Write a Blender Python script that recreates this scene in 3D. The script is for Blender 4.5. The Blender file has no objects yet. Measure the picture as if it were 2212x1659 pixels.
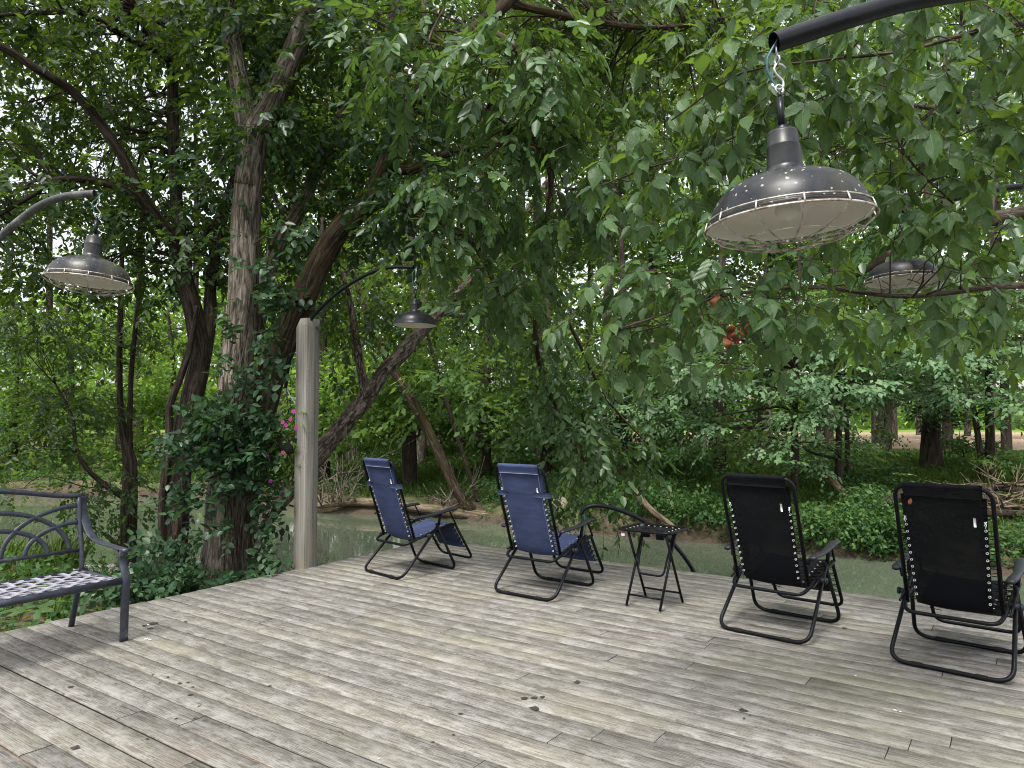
import bpy, math, random
import numpy as np
from mathutils import Vector, Matrix, noise as mnoise

rng = np.random.default_rng(11)
random.seed(11)
R = math.radians
sc = bpy.context.scene
col = sc.collection

# ------------------------------------------------------------------ camera, sky, sun, exposure
PITCH = R(2.6)
EYE = np.array([0.0, 0.0, 1.5])
cam_d = bpy.data.cameras.new('camera')
cam_d.lens = 25.56
cam_d.sensor_width = 36
cam_d.clip_start = 0.05
cam_d.clip_end = 2000
cam = bpy.data.objects.new('camera', cam_d)
col.objects.link(cam)
cam.location = EYE
cam.rotation_euler = (R(90) + PITCH, 0, 0)
sc.camera = cam

SUN_EL, SUN_AZ = R(64), R(205)          # azimuth clockwise from +Y: behind the camera, to the left
world = bpy.data.worlds.new('World')
sc.world = world
world.use_nodes = True
wn = world.node_tree
wn.nodes.clear()
sky = wn.nodes.new('ShaderNodeTexSky')
sky.sky_type = 'NISHITA'
sky.sun_disc = False
sky.sun_elevation = SUN_EL
sky.sun_rotation = SUN_AZ
sky.altitude = 0
sky.air_density = 1.0
sky.dust_density = 3.0
sky.ozone_density = 1.0
hs = wn.nodes.new('ShaderNodeHueSaturation')
hs.inputs['Saturation'].default_value = 0.22
bg = wn.nodes.new('ShaderNodeBackground')
bg.inputs['Strength'].default_value = 0.105
wo = wn.nodes.new('ShaderNodeOutputWorld')
wn.links.new(sky.outputs[0], hs.inputs['Color'])
wn.links.new(hs.outputs[0], bg.inputs['Color'])
wn.links.new(bg.outputs[0], wo.inputs['Surface'])

sl = bpy.data.lights.new('sun', 'SUN')
sl.energy = 1.5
sl.angle = R(16)
sl.color = (1.0, 0.96, 0.90)
so = bpy.data.objects.new('sun', sl)
col.objects.link(so)
sd = Vector((math.sin(SUN_AZ) * math.cos(SUN_EL), math.cos(SUN_AZ) * math.cos(SUN_EL), math.sin(SUN_EL)))
so.rotation_euler = sd.to_track_quat('Z', 'Y').to_euler()

sc.view_settings.view_transform = 'Standard'
sc.view_settings.look = 'None'
sc.view_settings.gamma = 1.0
sc.view_settings.use_curve_mapping = False
sc.view_settings.exposure = 1.8
sc.render.engine = 'CYCLES'
sc.cycles.max_bounces = 8
sc.cycles.diffuse_bounces = 3
sc.cycles.glossy_bounces = 3
sc.cycles.transmission_bounces = 6
sc.cycles.transparent_max_bounces = 12
sc.cycles.caustics_reflective = False
sc.cycles.caustics_refractive = False
sc.cycles.use_denoising = True
sc.cycles.filter_width = 1.05

# ------------------------------------------------------------------ measuring helpers
FD = 1570.6            # focal length in the units the photograph was measured in (2212 x 1659)
CP, SP = math.cos(PITCH), math.sin(PITCH)
def W(px, py, Y):
    """world point seen at (px, py) of the measured photograph, at distance Y ahead"""
    cx, cy = (px - 1106) / FD, -(py - 829.5) / FD
    d = np.array([cx, CP - cy * SP, SP + cy * CP])
    return EYE + d * (Y / d[1])
def G(px, py, z=0.0):
    cx, cy = (px - 1106) / FD, -(py - 829.5) / FD
    d = np.array([cx, CP - cy * SP, SP + cy * CP])
    return EYE + d * ((z - EYE[2]) / d[2])
def PXM(px, Y):
    return px / FD * Y

# ------------------------------------------------------------------ node material helpers
def new_mat(name):
    m = bpy.data.materials.new(name)
    m.use_nodes = True
    nt = m.node_tree
    nt.nodes.clear()
    out = nt.nodes.new('ShaderNodeOutputMaterial')
    return m, nt, out
def nd(nt, t, **kw):
    n = nt.nodes.new(t)
    for k, v in kw.items():
        if k.startswith('i_'):
            n.inputs[k[2:].replace('_', ' ')].default_value = v
        else:
            setattr(n, k, v)
    return n
def lk(nt, a, b):
    nt.links.new(a, b)
def ramp(nt, stops, interp='LINEAR'):
    r = nt.nodes.new('ShaderNodeValToRGB')
    r.color_ramp.interpolation = interp
    els = r.color_ramp.elements
    while len(els) > 1:
        els.remove(els[0])
    els[0].position = stops[0][0]
    els[0].color = tuple(stops[0][1]) + (1,) if len(stops[0][1]) == 3 else stops[0][1]
    for p, c in stops[1:]:
        e = els.new(p)
        e.color = tuple(c) + (1,)
    return r
def mixc(nt, fac, a, b, mode='MIX'):
    m = nt.nodes.new('ShaderNodeMix')
    m.data_type = 'RGBA'
    m.blend_type = mode
    for s, v in (('Factor', fac), ('A', a), ('B', b)):
        idx = {'Factor': 0, 'A': 6, 'B': 7}[s]
        if hasattr(v, 'is_linked') or hasattr(v, 'links'):
            nt.links.new(v, m.inputs[idx])
        else:
            m.inputs[idx].default_value = v if s == 'Factor' else (tuple(v) + (1,) if len(v) == 3 else v)
    return m.outputs[2]
def mapr(nt, v, a, b, c=0.0, d=1.0):
    m = nt.nodes.new('ShaderNodeMapRange')
    nt.links.new(v, m.inputs[0])
    for i, x in enumerate((a, b, c, d)):
        m.inputs[i + 1].default_value = x
    return m.outputs[0]
def noise_tex(nt, vec, scale, detail=3, rough=0.55, dist=0.0, dim='3D', w=None):
    n = nt.nodes.new('ShaderNodeTexNoise')
    n.noise_dimensions = dim
    n.inputs['Scale'].default_value = scale
    n.inputs['Detail'].default_value = detail
    n.inputs['Roughness'].default_value = rough
    n.inputs['Distortion'].default_value = dist
    if vec is not None:
        nt.links.new(vec, n.inputs['Vector'])
    if w is not None:
        nt.links.new(w, n.inputs['W'])
    return n
def vmul(nt, vec, s):
    m = nt.nodes.new('ShaderNodeVectorMath')
    m.operation = 'MULTIPLY'
    nt.links.new(vec, m.inputs[0])
    m.inputs[1].default_value = s
    return m.outputs[0]
def math_n(nt, op, a, b=None):
    m = nt.nodes.new('ShaderNodeMath')
    m.operation = op
    for i, v in enumerate((a, b)):
        if v is None:
            continue
        if isinstance(v, (int, float)):
            m.inputs[i].default_value = v
        else:
            nt.links.new(v, m.inputs[i])
    return m.outputs[0]
def bump(nt, h, strength, dist=0.01):
    b = nt.nodes.new('ShaderNodeBump')
    b.inputs['Strength'].default_value = strength
    b.inputs['Distance'].default_value = dist
    nt.links.new(h, b.inputs['Height'])
    return b.outputs[0]
def principled(nt, out, color=None, rough=0.5, metal=0.0, spec=0.5, normal=None):
    p = nt.nodes.new('ShaderNodeBsdfPrincipled')
    if color is not None:
        if hasattr(color, 'links'):
            nt.links.new(color, p.inputs['Base Color'])
        else:
            p.inputs['Base Color'].default_value = tuple(color) + (1,)
    if hasattr(rough, 'links'):
        nt.links.new(rough, p.inputs['Roughness'])
    else:
        p.inputs['Roughness'].default_value = rough
    p.inputs['Metallic'].default_value = metal
    p.inputs['Specular IOR Level'].default_value = spec
    if normal is not None:
        nt.links.new(normal, p.inputs['Normal'])
    if out is not None:
        nt.links.new(p.outputs[0], out.inputs['Surface'])
    return p
def texco(nt, kind='Object'):
    return nt.nodes.new('ShaderNodeTexCoord').outputs[kind]
def attr(nt, name):
    a = nt.nodes.new('ShaderNodeAttribute')
    a.attribute_name = name
    return a

M = {}
def leaf_mat(name, dark, mid, light, trans=(0.16, 0.26, 0.03), tmix=0.42, rough=0.42, spec=0.5, odd=None, veins=False):
    m, nt, out = new_mat(name)
    a = attr(nt, 'rnd')
    r = ramp(nt, [(0.0, dark), (0.5, mid), (0.93, light), (1.0, odd or light)])
    lk(nt, a.outputs['Fac'], r.inputs[0])
    c = r.outputs[0]
    nrm = None
    if veins:
        v = attr(nt, 'lf')
        sx = nt.nodes.new('ShaderNodeSeparateXYZ')
        lk(nt, v.outputs['Vector'], sx.inputs[0])
        ay = math_n(nt, 'ABSOLUTE', sx.outputs[1])
        s = math_n(nt, 'SUBTRACT', math_n(nt, 'MULTIPLY', sx.outputs[0], 52.0), math_n(nt, 'MULTIPLY', ay, 58.0))
        w = math_n(nt, 'SINE', s)
        w = math_n(nt, 'POWER', math_n(nt, 'ABSOLUTE', w), 0.5)
        mid_v = mapr(nt, ay, 0.0, 0.025, 0.0, 1.0)
        h = math_n(nt, 'MULTIPLY', w, mid_v)
        nrm = bump(nt, h, 0.45, 0.004)
        c = mixc(nt, mapr(nt, mid_v, 0.0, 1.0, 0.45, 0.0), c, light)
        sp = noise_tex(nt, v.outputs['Vector'], 6.0, 2, 0.5)
        c = mixc(nt, mapr(nt, sp.outputs[0], 0.40, 0.62, 0.0, 0.45), c, dark)
    p = principled(nt, None, c, rough, 0, spec, nrm)
    t = nt.nodes.new('ShaderNodeBsdfTranslucent')
    tc = mixc(nt, 0.55, c, trans)
    tc2 = mixc(nt, a.outputs['Fac'], tc, trans)
    lk(nt, tc2, t.inputs['Color'])
    mx = nt.nodes.new('ShaderNodeMixShader')
    mx.inputs[0].default_value = tmix
    lk(nt, p.outputs[0], mx.inputs[1])
    lk(nt, t.outputs[0], mx.inputs[2])
    lk(nt, mx.outputs[0], out.inputs['Surface'])
    M[name] = m
leaf_mat('leaf_front', (0.024, 0.056, 0.020), (0.048, 0.098, 0.036), (0.098, 0.168, 0.060), (0.20, 0.32, 0.03), 0.34, 0.32, 0.30, veins=True, odd=(0.16, 0.22, 0.07))
leaf_mat('leaf_hang', (0.024, 0.056, 0.020), (0.048, 0.098, 0.036), (0.095, 0.165, 0.056), (0.16, 0.27, 0.03), 0.32, 0.36, 0.32, odd=(0.16, 0.10, 0.03))
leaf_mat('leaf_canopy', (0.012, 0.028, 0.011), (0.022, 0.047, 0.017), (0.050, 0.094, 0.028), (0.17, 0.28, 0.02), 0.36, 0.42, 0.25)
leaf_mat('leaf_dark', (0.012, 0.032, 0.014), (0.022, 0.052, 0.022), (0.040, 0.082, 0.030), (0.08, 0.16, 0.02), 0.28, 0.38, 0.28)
leaf_mat('leaf_blue', (0.044, 0.096, 0.046), (0.092, 0.170, 0.078), (0.170, 0.262, 0.122), (0.18, 0.30, 0.07), 0.34, 0.42, 0.3)
leaf_mat('leaf_yellow', (0.036, 0.076, 0.020), (0.074, 0.138, 0.034), (0.145, 0.220, 0.052), (0.32, 0.50, 0.06), 0.48, 0.5, 0.12)
leaf_mat('leaf_far', (0.024, 0.054, 0.019), (0.050, 0.099, 0.031), (0.105, 0.172, 0.046), (0.22, 0.35, 0.03), 0.42, 0.5, 0.12)
leaf_mat('leaf_ivy', (0.014, 0.038, 0.017), (0.026, 0.064, 0.028), (0.056, 0.112, 0.046), (0.08, 0.16, 0.03), 0.22, 0.40, 0.25)
leaf_mat('leaf_bank', (0.020, 0.052, 0.018), (0.040, 0.092, 0.030), (0.085, 0.160, 0.042), (0.14, 0.24, 0.03), 0.30, 0.5, 0.15)
leaf_mat('grass', (0.032, 0.064, 0.015), (0.066, 0.118, 0.025), (0.130, 0.185, 0.044), (0.16, 0.24, 0.03), 0.30, 0.6, 0.1)
leaf_mat('litter_leaf', (0.10, 0.055, 0.030), (0.17, 0.095, 0.050), (0.26, 0.16, 0.085), (0.2, 0.12, 0.05), 0.15, 0.7, 0.2)

def bark_mat(name, dark, mid, light, sc_u=26, sc_v=3.0, moss=None, bstr=0.9):
    m, nt, out = new_mat(name)
    a = attr(nt, 'bc')
    v = vmul(nt, a.outputs['Vector'], (sc_u, sc_u, sc_v))
    n1 = noise_tex(nt, v, 1.0, 5, 0.62, 0.9)
    v2 = vmul(nt, a.outputs['Vector'], (70, 70, 16))
    n2 = noise_tex(nt, v2, 1.0, 4, 0.6, 0.3)
    h = math_n(nt, 'ADD', math_n(nt, 'MULTIPLY', n1.outputs[0], 0.75), math_n(nt, 'MULTIPLY', n2.outputs[0], 0.25))
    r = ramp(nt, [(0.40, dark), (0.49, mid), (0.60, light)])
    lk(nt, h, r.inputs[0])
    c = r.outputs[0]
    n3 = noise_tex(nt, vmul(nt, a.outputs['Vector'], (3.5, 3.5, 1.6)), 1.0, 4, 0.6)
    c = mixc(nt, mapr(nt, n3.outputs[0], 0.35, 0.7, 0.0, 0.35), c, mid)
    if moss:
        n4 = noise_tex(nt, vmul(nt, a.outputs['Vector'], (5, 5, 2.2)), 1.0, 5, 0.65)
        c = mixc(nt, mapr(nt, n4.outputs[0], 0.50, 0.66, 0.0, 0.7), c, moss)
    principled(nt, out, c, 0.88, 0, 0.2, bump(nt, h, bstr, 0.03))
    M[name] = m
bark_mat('bark_grey', (0.014, 0.011, 0.009), (0.095, 0.079, 0.064), (0.26, 0.225, 0.185), 30, 3.6)
bark_mat('bark_dark', (0.006, 0.004, 0.003), (0.026, 0.019, 0.014), (0.080, 0.062, 0.047), 30, 2.8)
bark_mat('bark_moss', (0.008, 0.006, 0.004), (0.036, 0.026, 0.017), (0.105, 0.080, 0.055), 28, 3.2, (0.050, 0.034, 0.009))
bark_mat('bark_pale', (0.014, 0.010, 0.008), (0.060, 0.047, 0.036), (0.24, 0.205, 0.165), 20, 7.0)
bark_mat('bark_far', (0.010, 0.007, 0.005), (0.030, 0.022, 0.017), (0.065, 0.05, 0.038), 14, 2.0, None, 0.6)
bark_mat('bark_log', (0.035, 0.024, 0.016), (0.115, 0.085, 0.058), (0.23, 0.185, 0.13), 18, 2.4, (0.07, 0.07, 0.03))
bark_mat('dead_twig', (0.04, 0.033, 0.026), (0.11, 0.094, 0.074), (0.20, 0.172, 0.138), 22, 6.0)
bark_mat('bark_twig', (0.020, 0.014, 0.010), (0.050, 0.038, 0.029), (0.105, 0.084, 0.066), 30, 6.0)

# ------------------------------------------------------------------ mesh builder
class MB:
    def __init__(s):
        s.V, s.F, s.n = [], [], 0
        s.A = {}
    def add(s, V, F, **at):
        """V (n,3); F list of (m,k) int arrays"""
        V = np.asarray(V, float).reshape(-1, 3)
        s.V.append(V)
        for f in (F if isinstance(F, list) else [F]):
            f = np.asarray(f, int)
            if f.size:
                s.F.append(f + s.n)
        for k, v in at.items():
            s.A.setdefault(k, []).append((s.n, np.asarray(v, float)))
        s.n += len(V)
        return s
    def mesh(s, name, mat, smooth=False):
        me = bpy.data.meshes.new(name)
        V = np.concatenate(s.V)
        me.vertices.add(len(V))
        me.vertices.foreach_set('co', V.astype(np.float32).ravel())
        loops = np.concatenate([f.ravel() for f in s.F])
        tot = np.concatenate([np.full(len(f), f.shape[1]) for f in s.F])
        start = np.concatenate([[0], np.cumsum(tot)[:-1]])
        me.loops.add(len(loops))
        me.loops.foreach_set('vertex_index', loops.astype(np.int32))
        me.polygons.add(len(tot))
        me.polygons.foreach_set('loop_start', start.astype(np.int32))
        me.polygons.foreach_set('loop_total', tot.astype(np.int32))
        if smooth:
            me.polygons.foreach_set('use_smooth', np.ones(len(tot), bool))
        for k, parts in s.A.items():
            if parts[0][1].ndim == 2:
                arr = np.zeros((len(V), 3), np.float32)
                for st, v in parts:
                    arr[st:st + len(v)] = v
                at = me.attributes.new(k, 'FLOAT_VECTOR', 'POINT')
                at.data.foreach_set('vector', arr.ravel())
            else:
                arr = np.zeros(len(V), np.float32)
                for st, v in parts:
                    arr[st:st + len(v)] = v
                at = me.attributes.new(k, 'FLOAT', 'POINT')
                at.data.foreach_set('value', arr)
        me.update(calc_edges=True)
        me.materials.append(M[mat] if isinstance(mat, str) else mat)
        return me
    def build(s, name, mat, parent=None, smooth=False, **props):
        return link(name, s.mesh(name, mat, smooth), parent, **props)
def link(name, me, parent=None, loc=None, rz=None, **props):
    o = bpy.data.objects.new(name, me)
    col.objects.link(o)
    if parent is not None:
        o.parent = parent
    if loc is not None:
        o.location = loc
    if rz is not None:
        o.rotation_euler = (0, 0, rz)
    for k, v in props.items():
        if v is not None:
            o[k] = v
    return o
def thing(name, label, category, loc=(0, 0, 0), rz=0.0, group=None):
    return link(name, None, None, Vector(loc), rz, label=label, category=category, group=group)
def copy_tree(o, parent=None):
    c = o.copy()
    col.objects.link(c)
    c.parent = parent
    for ch in list(o.children):
        copy_tree(ch, c)
    return c

def box(mb, lo, hi, M3=None, bev=0.0):
    lo, hi = np.array(lo, float), np.array(hi, float)
    if bev <= 0:
        V = np.array([[x, y, z] for x in (lo[0], hi[0]) for y in (lo[1], hi[1]) for z in (lo[2], hi[2])])
        F = np.array([[0, 1, 3, 2], [4, 6, 7, 5], [0, 4, 5, 1], [2, 3, 7, 6], [0, 2, 6, 4], [1, 5, 7, 3]])
        if M3 is not None:
            V = V @ np.asarray(M3).T
        return mb.add(V, F)
    # box bevelled round its upper rim
    b = bev
    V = []
    for z, k in ((lo[2], 0), (hi[2] - b, 0), (hi[2], b)):
        V += [[lo[0] + k, lo[1] + k, z], [hi[0] - k, lo[1] + k, z], [hi[0] - k, hi[1] - k, z], [lo[0] + k, hi[1] - k, z]]
    F = [[3, 2, 1, 0], [8, 9, 10, 11]]
    for l in (0, 4):
        for i in range(4):
            j = (i + 1) % 4
            F.append([l + i, l + j, l + 4 + j, l + 4 + i])
    V = np.array(V)
    if M3 is not None:
        V = V @ np.asarray(M3).T
    return mb.add(V, np.array(F))

def smooth_path(P, step=0.08, R_=None):
    """Catmull-Rom through P, resampled about every step metres; radii interpolated with it"""
    P = np.asarray(P, float)
    Rr = np.asarray(R_, float) if R_ is not None else np.ones(len(P))
    if len(P) == 2:
        n = max(1, int(np.linalg.norm(P[1] - P[0]) / step))
        t = np.linspace(0, 1, n + 1)[:, None]
        return P[0] * (1 - t) + P[1] * t, Rr[0] * (1 - t[:, 0]) + Rr[1] * t[:, 0]
    Q = np.vstack([2 * P[0] - P[1], P, 2 * P[-1] - P[-2]])
    out, ro = [], []
    for i in range(len(P) - 1):
        p0, p1, p2, p3 = Q[i], Q[i + 1], Q[i + 2], Q[i + 3]
        n = max(1, int(np.linalg.norm(p2 - p1) / step))
        for t in np.linspace(0, 1, n, endpoint=False):
            out.append(0.5 * ((2 * p1) + (-p0 + p2) * t + (2 * p0 - 5 * p1 + 4 * p2 - p3) * t * t + (-p0 + 3 * p1 - 3 * p2 + p3) * t ** 3))
            ro.append(Rr[i] * (1 - t) + Rr[i + 1] * t)
    out.append(P[-1])
    ro.append(Rr[-1])
    return np.array(out), np.array(ro)

def tube(mb, P, rad, segs=8, closed=False, cap=True, rough=0.0, ridges=0, attrs=True, seed=0.0, flat=None):
    """tube round the polyline P; rough: radial bark noise; flat=(a,b): elliptical section factors"""
    P = np.asarray(P, float)
    n = len(P)
    rad = np.full(n, rad, float) if np.isscalar(rad) else np.asarray(rad, float)
    T = np.zeros_like(P)
    if closed:
        T = np.roll(P, -1, 0) - np.roll(P, 1, 0)
    else:
        T[1:-1] = P[2:] - P[:-2]
        T[0] = P[1] - P[0]
        T[-1] = P[-1] - P[-2]
    T /= np.linalg.norm(T, axis=1)[:, None] + 1e-12
    u = np.cross(T[0], [0, 0, 1.0])
    if np.linalg.norm(u) < 0.05:
        u = np.cross(T[0], [1.0, 0, 0])
    U = np.zeros_like(P)
    for i in range(n):
        u = u - T[i] * np.dot(u, T[i])
        u /= np.linalg.norm(u) + 1e-12
        U[i] = u
    B = np.cross(T, U)
    th = np.linspace(0, 2 * math.pi, segs, endpoint=False)
    L = np.concatenate([[0], np.cumsum(np.linalg.norm(np.diff(P, axis=0), axis=1))])
    rr = np.repeat(rad[:, None], segs, 1)
    if rough > 0:
        for i in range(n):
            for j in range(segs):
                a = th[j]
                q = Vector((math.cos(a) * rad[i] * 5 + seed, math.sin(a) * rad[i] * 5, L[i] * 1.2))
                q2 = Vector((math.cos(a) * rad[i] * 22 + seed, math.sin(a) * rad[i] * 22, L[i] * 3.0 + seed))
                k = 1 + rough * (0.9 * mnoise.noise(q) + 0.55 * mnoise.noise(q2))
                rr[i, j] *= k
    fa, fb = flat if flat else (1, 1)
    V = P[:, None, :] + (U[:, None, :] * np.cos(th)[None, :, None] * fa + B[:, None, :] * np.sin(th)[None, :, None] * fb) * rr[:, :, None]
    V = V.reshape(-1, 3)
    F = []
    idx = np.arange(n * segs).reshape(n, segs)
    a = idx if closed else idx[:-1]
    b = np.roll(idx, -1, 0) if closed else idx[1:]
    q = np.stack([a, np.roll(a, -1, 1), np.roll(b, -1, 1), b], -1).reshape(-1, 4)
    F.append(q)
    if cap and not closed:
        F.append(idx[0][::-1].reshape(1, -1))
        F.append(idx[-1].reshape(1, -1))
    if attrs:
        bc = np.stack([np.cos(th)[None, :] * rad[:, None], np.sin(th)[None, :] * rad[:, None], np.repeat(L[:, None], segs, 1)], -1).reshape(-1, 3)
        bc = bc + np.array([seed * 1.7, seed * 0.9, seed * 3.1])
        mb.add(V, F, bc=bc)
    else:
        mb.add(V, F)
    return mb
def lathe(mb, prof, segs=32, close_top=False, close_bot=False):
    prof = np.asarray(prof, float)
    th = np.linspace(0, 2 * math.pi, segs, endpoint=False)
    V = np.stack([prof[:, 0][:, None] * np.cos(th), prof[:, 0][:, None] * np.sin(th), np.repeat(prof[:, 1][:, None], segs, 1)], -1).reshape(-1, 3)
    idx = np.arange(len(prof) * segs).reshape(-1, segs)
    F = [np.stack([idx[:-1], np.roll(idx[:-1], -1, 1), np.roll(idx[1:], -1, 1), idx[1:]], -1).reshape(-1, 4)]
    if close_top:
        F.append(idx[-1].reshape(1, -1))
    if close_bot:
        F.append(idx[0][::-1].reshape(1, -1))
    return mb.add(V, F)
def sheet(mb, grid, thick=0.0):
    """grid (a,b,3) of points -> quad sheet (two-sided with thickness along its normals)"""
    g = np.asarray(grid, float)
    a, b = g.shape[:2]
    idx = np.arange(a * b).reshape(a, b)
    q = np.stack([idx[:-1, :-1], idx[1:, :-1], idx[1:, 1:], idx[:-1, 1:]], -1).reshape(-1, 4)
    if thick <= 0:
        return mb.add(g.reshape(-1, 3), q)
    du = np.gradient(g, axis=0)
    dv = np.gradient(g, axis=1)
    nn = np.cross(du, dv)
    nn /= np.linalg.norm(nn, axis=2)[:, :, None] + 1e-12
    V = np.concatenate([(g + nn * thick / 2).reshape(-1, 3), (g - nn * thick / 2).reshape(-1, 3)])
    k = a * b
    rim = list(idx[0, :]) + list(idx[1:, -1]) + list(idx[-1, -2::-1]) + list(idx[-2:0:-1, 0])
    rim = np.array(rim)
    rq = np.stack([rim, np.roll(rim, -1), np.roll(rim, -1) + k, rim + k], -1)
    return mb.add(V, [q, q[:, ::-1] + k, rq[:, ::-1]])

# ------------------------------------------------------------------ leaves and sprays
def blade(kind):
    """one leaf of length 1 along +x, face up +z"""
    if kind == 'fine':
        st = [(0.0, 0.0), (0.08, 0.12), (0.20, 0.225), (0.30, 0.225), (0.42, 0.265), (0.52, 0.225), (0.64, 0.205), (0.74, 0.13), (0.86, 0.065), (1.0, 0.0)]
    elif kind == 'fine2':
        st = [(0.0, 0.0), (0.12, 0.20), (0.30, 0.33), (0.50, 0.34), (0.70, 0.25), (0.86, 0.11), (1.0, 0.0)]
    elif kind == 'hex':
        V = np.array([[0, 0, 0], [0.30, 0.25, 0.035], [0.66, 0.20, -0.01], [1, 0, -0.12], [0.66, -0.20, -0.01], [0.30, -0.25, 0.035]])
        F = np.array([[0, 3, 2, 1], [0, 5, 4, 3]])
        return V, [F]
    else:
        V = np.array([[0, 0, 0], [0.42, 0.28, 0.02], [1, 0, -0.08], [0.42, -0.28, 0.02]])
        return V, [np.array([[0, 2, 1], [0, 3, 2]])]
    V, F4, F3 = [], [], []
    for i, (x, w) in enumerate(st):
        z = -0.20 * x * x - 0.14 * max(0, x - .5) ** 2
        V += [[x, 0, z], [x, w, z + 0.34 * w - 0.85 * w * w + 0.022 * math.sin(i * 2.4)], [x, -w, z + 0.34 * w - 0.85 * w * w + 0.022 * math.sin(i * 2.4 + 1.5)]]
    m = len(st)
    for i in range(m - 1):
        a, b = 3 * i, 3 * i + 3
        if i == 0:
            F3 += [[a, b, b + 1], [a, b + 2, b]]
        elif i == m - 2:
            F3 += [[a, b, a + 1], [a, a + 2, b]]
        else:
            F4 += [[a, b, b + 1, a + 1], [a, a + 2, b + 2, b]]
    V = np.array(V)
    return V, [np.array(F4), np.array(F3)]
BL = {k: blade(k) for k in ('fine', 'fine2', 'hex', 'dia')}

def rot_from(d, up, roll):
    d = d / np.linalg.norm(d)
    y = np.cross(up, d)
    if np.linalg.norm(y) < 1e-3:
        y = np.array([0, 1.0, 0])
    y /= np.linalg.norm(y)
    z = np.cross(d, y)
    c, s = math.cos(roll), math.sin(roll)
    return np.stack([d, y * c + z * s, z * c - y * s], 1)      # columns

def make_spray(style, kind, g):
    """spray of leaves about 1 unit long along +x: returns verts, faces, per-vertex leaf random, leaf coords, stem polylines"""
    V, F, rn, lf, stems, n = [], {}, [], [], [], 0
    bv, bf = BL[kind]
    def put(pos, d, L, roll, wid=1.0):
        nonlocal n
        Rm = rot_from(np.array(d, float), np.array([0, 0, 1.0]), roll)
        v = (bv * np.array([L, L * wid, L])) @ Rm.T + pos
        V.append(v)
        for k, f in enumerate(bf):
            F.setdefault(k, []).append(f + n)
        rn.append(np.full(len(bv), g.random()))
        lf.append(bv.copy())
        n += len(bv)
    if style == 'pinnate':                   # hanging compound leaf, leaflets in pairs
        k = 4
        ax = lambda t: np.array([t, 0.0, -0.30 * t * t])
        stems.append([ax(t) for t in (0, 0.35, 0.7, 0.95)])
        for i in range(k):
            t = 0.22 + 0.66 * i / k
            for s in (-1, 1):
                put(ax(t), [0.75 + g.normal() * .1, s * 0.75, -0.30 + g.normal() * .15], 0.34 + 0.06 * i / k + g.normal() * .03, g.normal() * 0.35, 0.9)
        put(ax(0.92), [1, g.normal() * .15, -0.55], 0.42, g.normal() * 0.3, 0.95)
    elif style == 'trifoliate':              # boxelder: three big leaflets on a stalk
        stems.append([np.zeros(3), np.array([0.25, 0, 0.02]), np.array([0.5, 0, -0.02])])
        put([0.46, 0, -0.01], [0.55, 0.85, -0.35 + g.normal() * .2], 0.46 + g.normal() * .04, g.normal() * 0.4, 1.0)
        put([0.46, 0, -0.01], [0.55, -0.85, -0.35 + g.normal() * .2], 0.46 + g.normal() * .04, g.normal() * 0.4, 1.0)
        put([0.52, 0, -0.02], [1, g.normal() * .12, -0.55 + g.normal() * .2], 0.56 + g.normal() * .05, g.normal() * 0.3, 1.05)
        if g.random() < 0.55:
            put([0.30, 0, 0.0], [0.35, 0.9 * (1 if g.random() < .5 else -1), -0.45], 0.34, g.normal() * 0.4, 0.95)
    elif style == 'twig':                    # alternate leaves along a thin drooping twig
        k = 9
        ax = lambda t: np.array([t, 0.05 * math.sin(4 * t), -0.22 * t * t])
        stems.append([ax(t) for t in (0, 0.35, 0.7, 1.0)])
        for i in range(k):
            t = 0.10 + 0.88 * i / (k - 1)
            s = 1 if i % 2 else -1
            put(ax(t), [0.55 + 0.5 * t, s * (0.85 - 0.4 * t) + g.normal() * .15, -0.35 + g.normal() * .3], 0.26 + g.normal() * .04, g.normal() * 0.55)
    elif style == 'flat':                    # layered horizontal spray, forked
        for br in (-0.55, 0.0, 0.55):
            c, s_ = math.cos(br), math.sin(br)
            l = 1.0 if br == 0 else 0.72
            ax = lambda t: np.array([c * t * l, s_ * t * l, -0.06 * t * t])
            stems.append([ax(0), ax(0.5), ax(1.0)])
            k = 7 if br == 0 else 5
            for i in range(k):
                t = 0.22 + 0.78 * i / (k - 1)
                s = 1 if i % 2 else -1
                a2 = br + s * (0.9 - 0.5 * t)
                put(ax(t), [math.cos(a2), math.sin(a2), -0.20 + g.normal() * .16], 0.22 + g.normal() * .035, g.normal() * 0.30, 1.1)
    elif style == 'clump':                   # loose ball of leaves for distant crowns
        k = 12
        for i in range(k):
            p = g.normal(size=3) * np.array([0.30, 0.30, 0.20])
            d = p * np.array([1, 1, 0.4]) + g.normal(size=3) * 0.18 + np.array([0, 0, -0.10])
            put(p, d, 0.32 + g.normal() * .05, g.normal() * 0.8, 1.15)
    elif style == 'ivy':
        k = 7
        for i in range(k):
            t = i / (k - 1)
            s = 1 if i % 2 else -1
            put(np.array([t, 0, 0.05 * g.normal()]), [0.5, s * 0.9, -0.15 + g.normal() * .25], 0.34 + g.normal() * .05, g.normal() * 0.5, 1.3)
        stems.append([np.zeros(3), np.array([0.5, 0.03, 0.0]), np.array([1.0, 0, 0.0])])
    elif style == 'tuft':                    # grass blades fanned out of one root
        for i in range(7):
            a = g.random() * 6.283
            r = 0.25 + 0.4 * g.random()
            put(np.array([g.normal() * .06, g.normal() * .06, 0.0]), [math.cos(a) * r, math.sin(a) * r, 1.0], 0.7 + 0.4 * g.random(), g.random() * 6.283, 0.17)
    return np.concatenate(V), [np.concatenate(F[k]) for k in sorted(F)], np.concatenate(rn), np.concatenate(lf), stems

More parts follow.
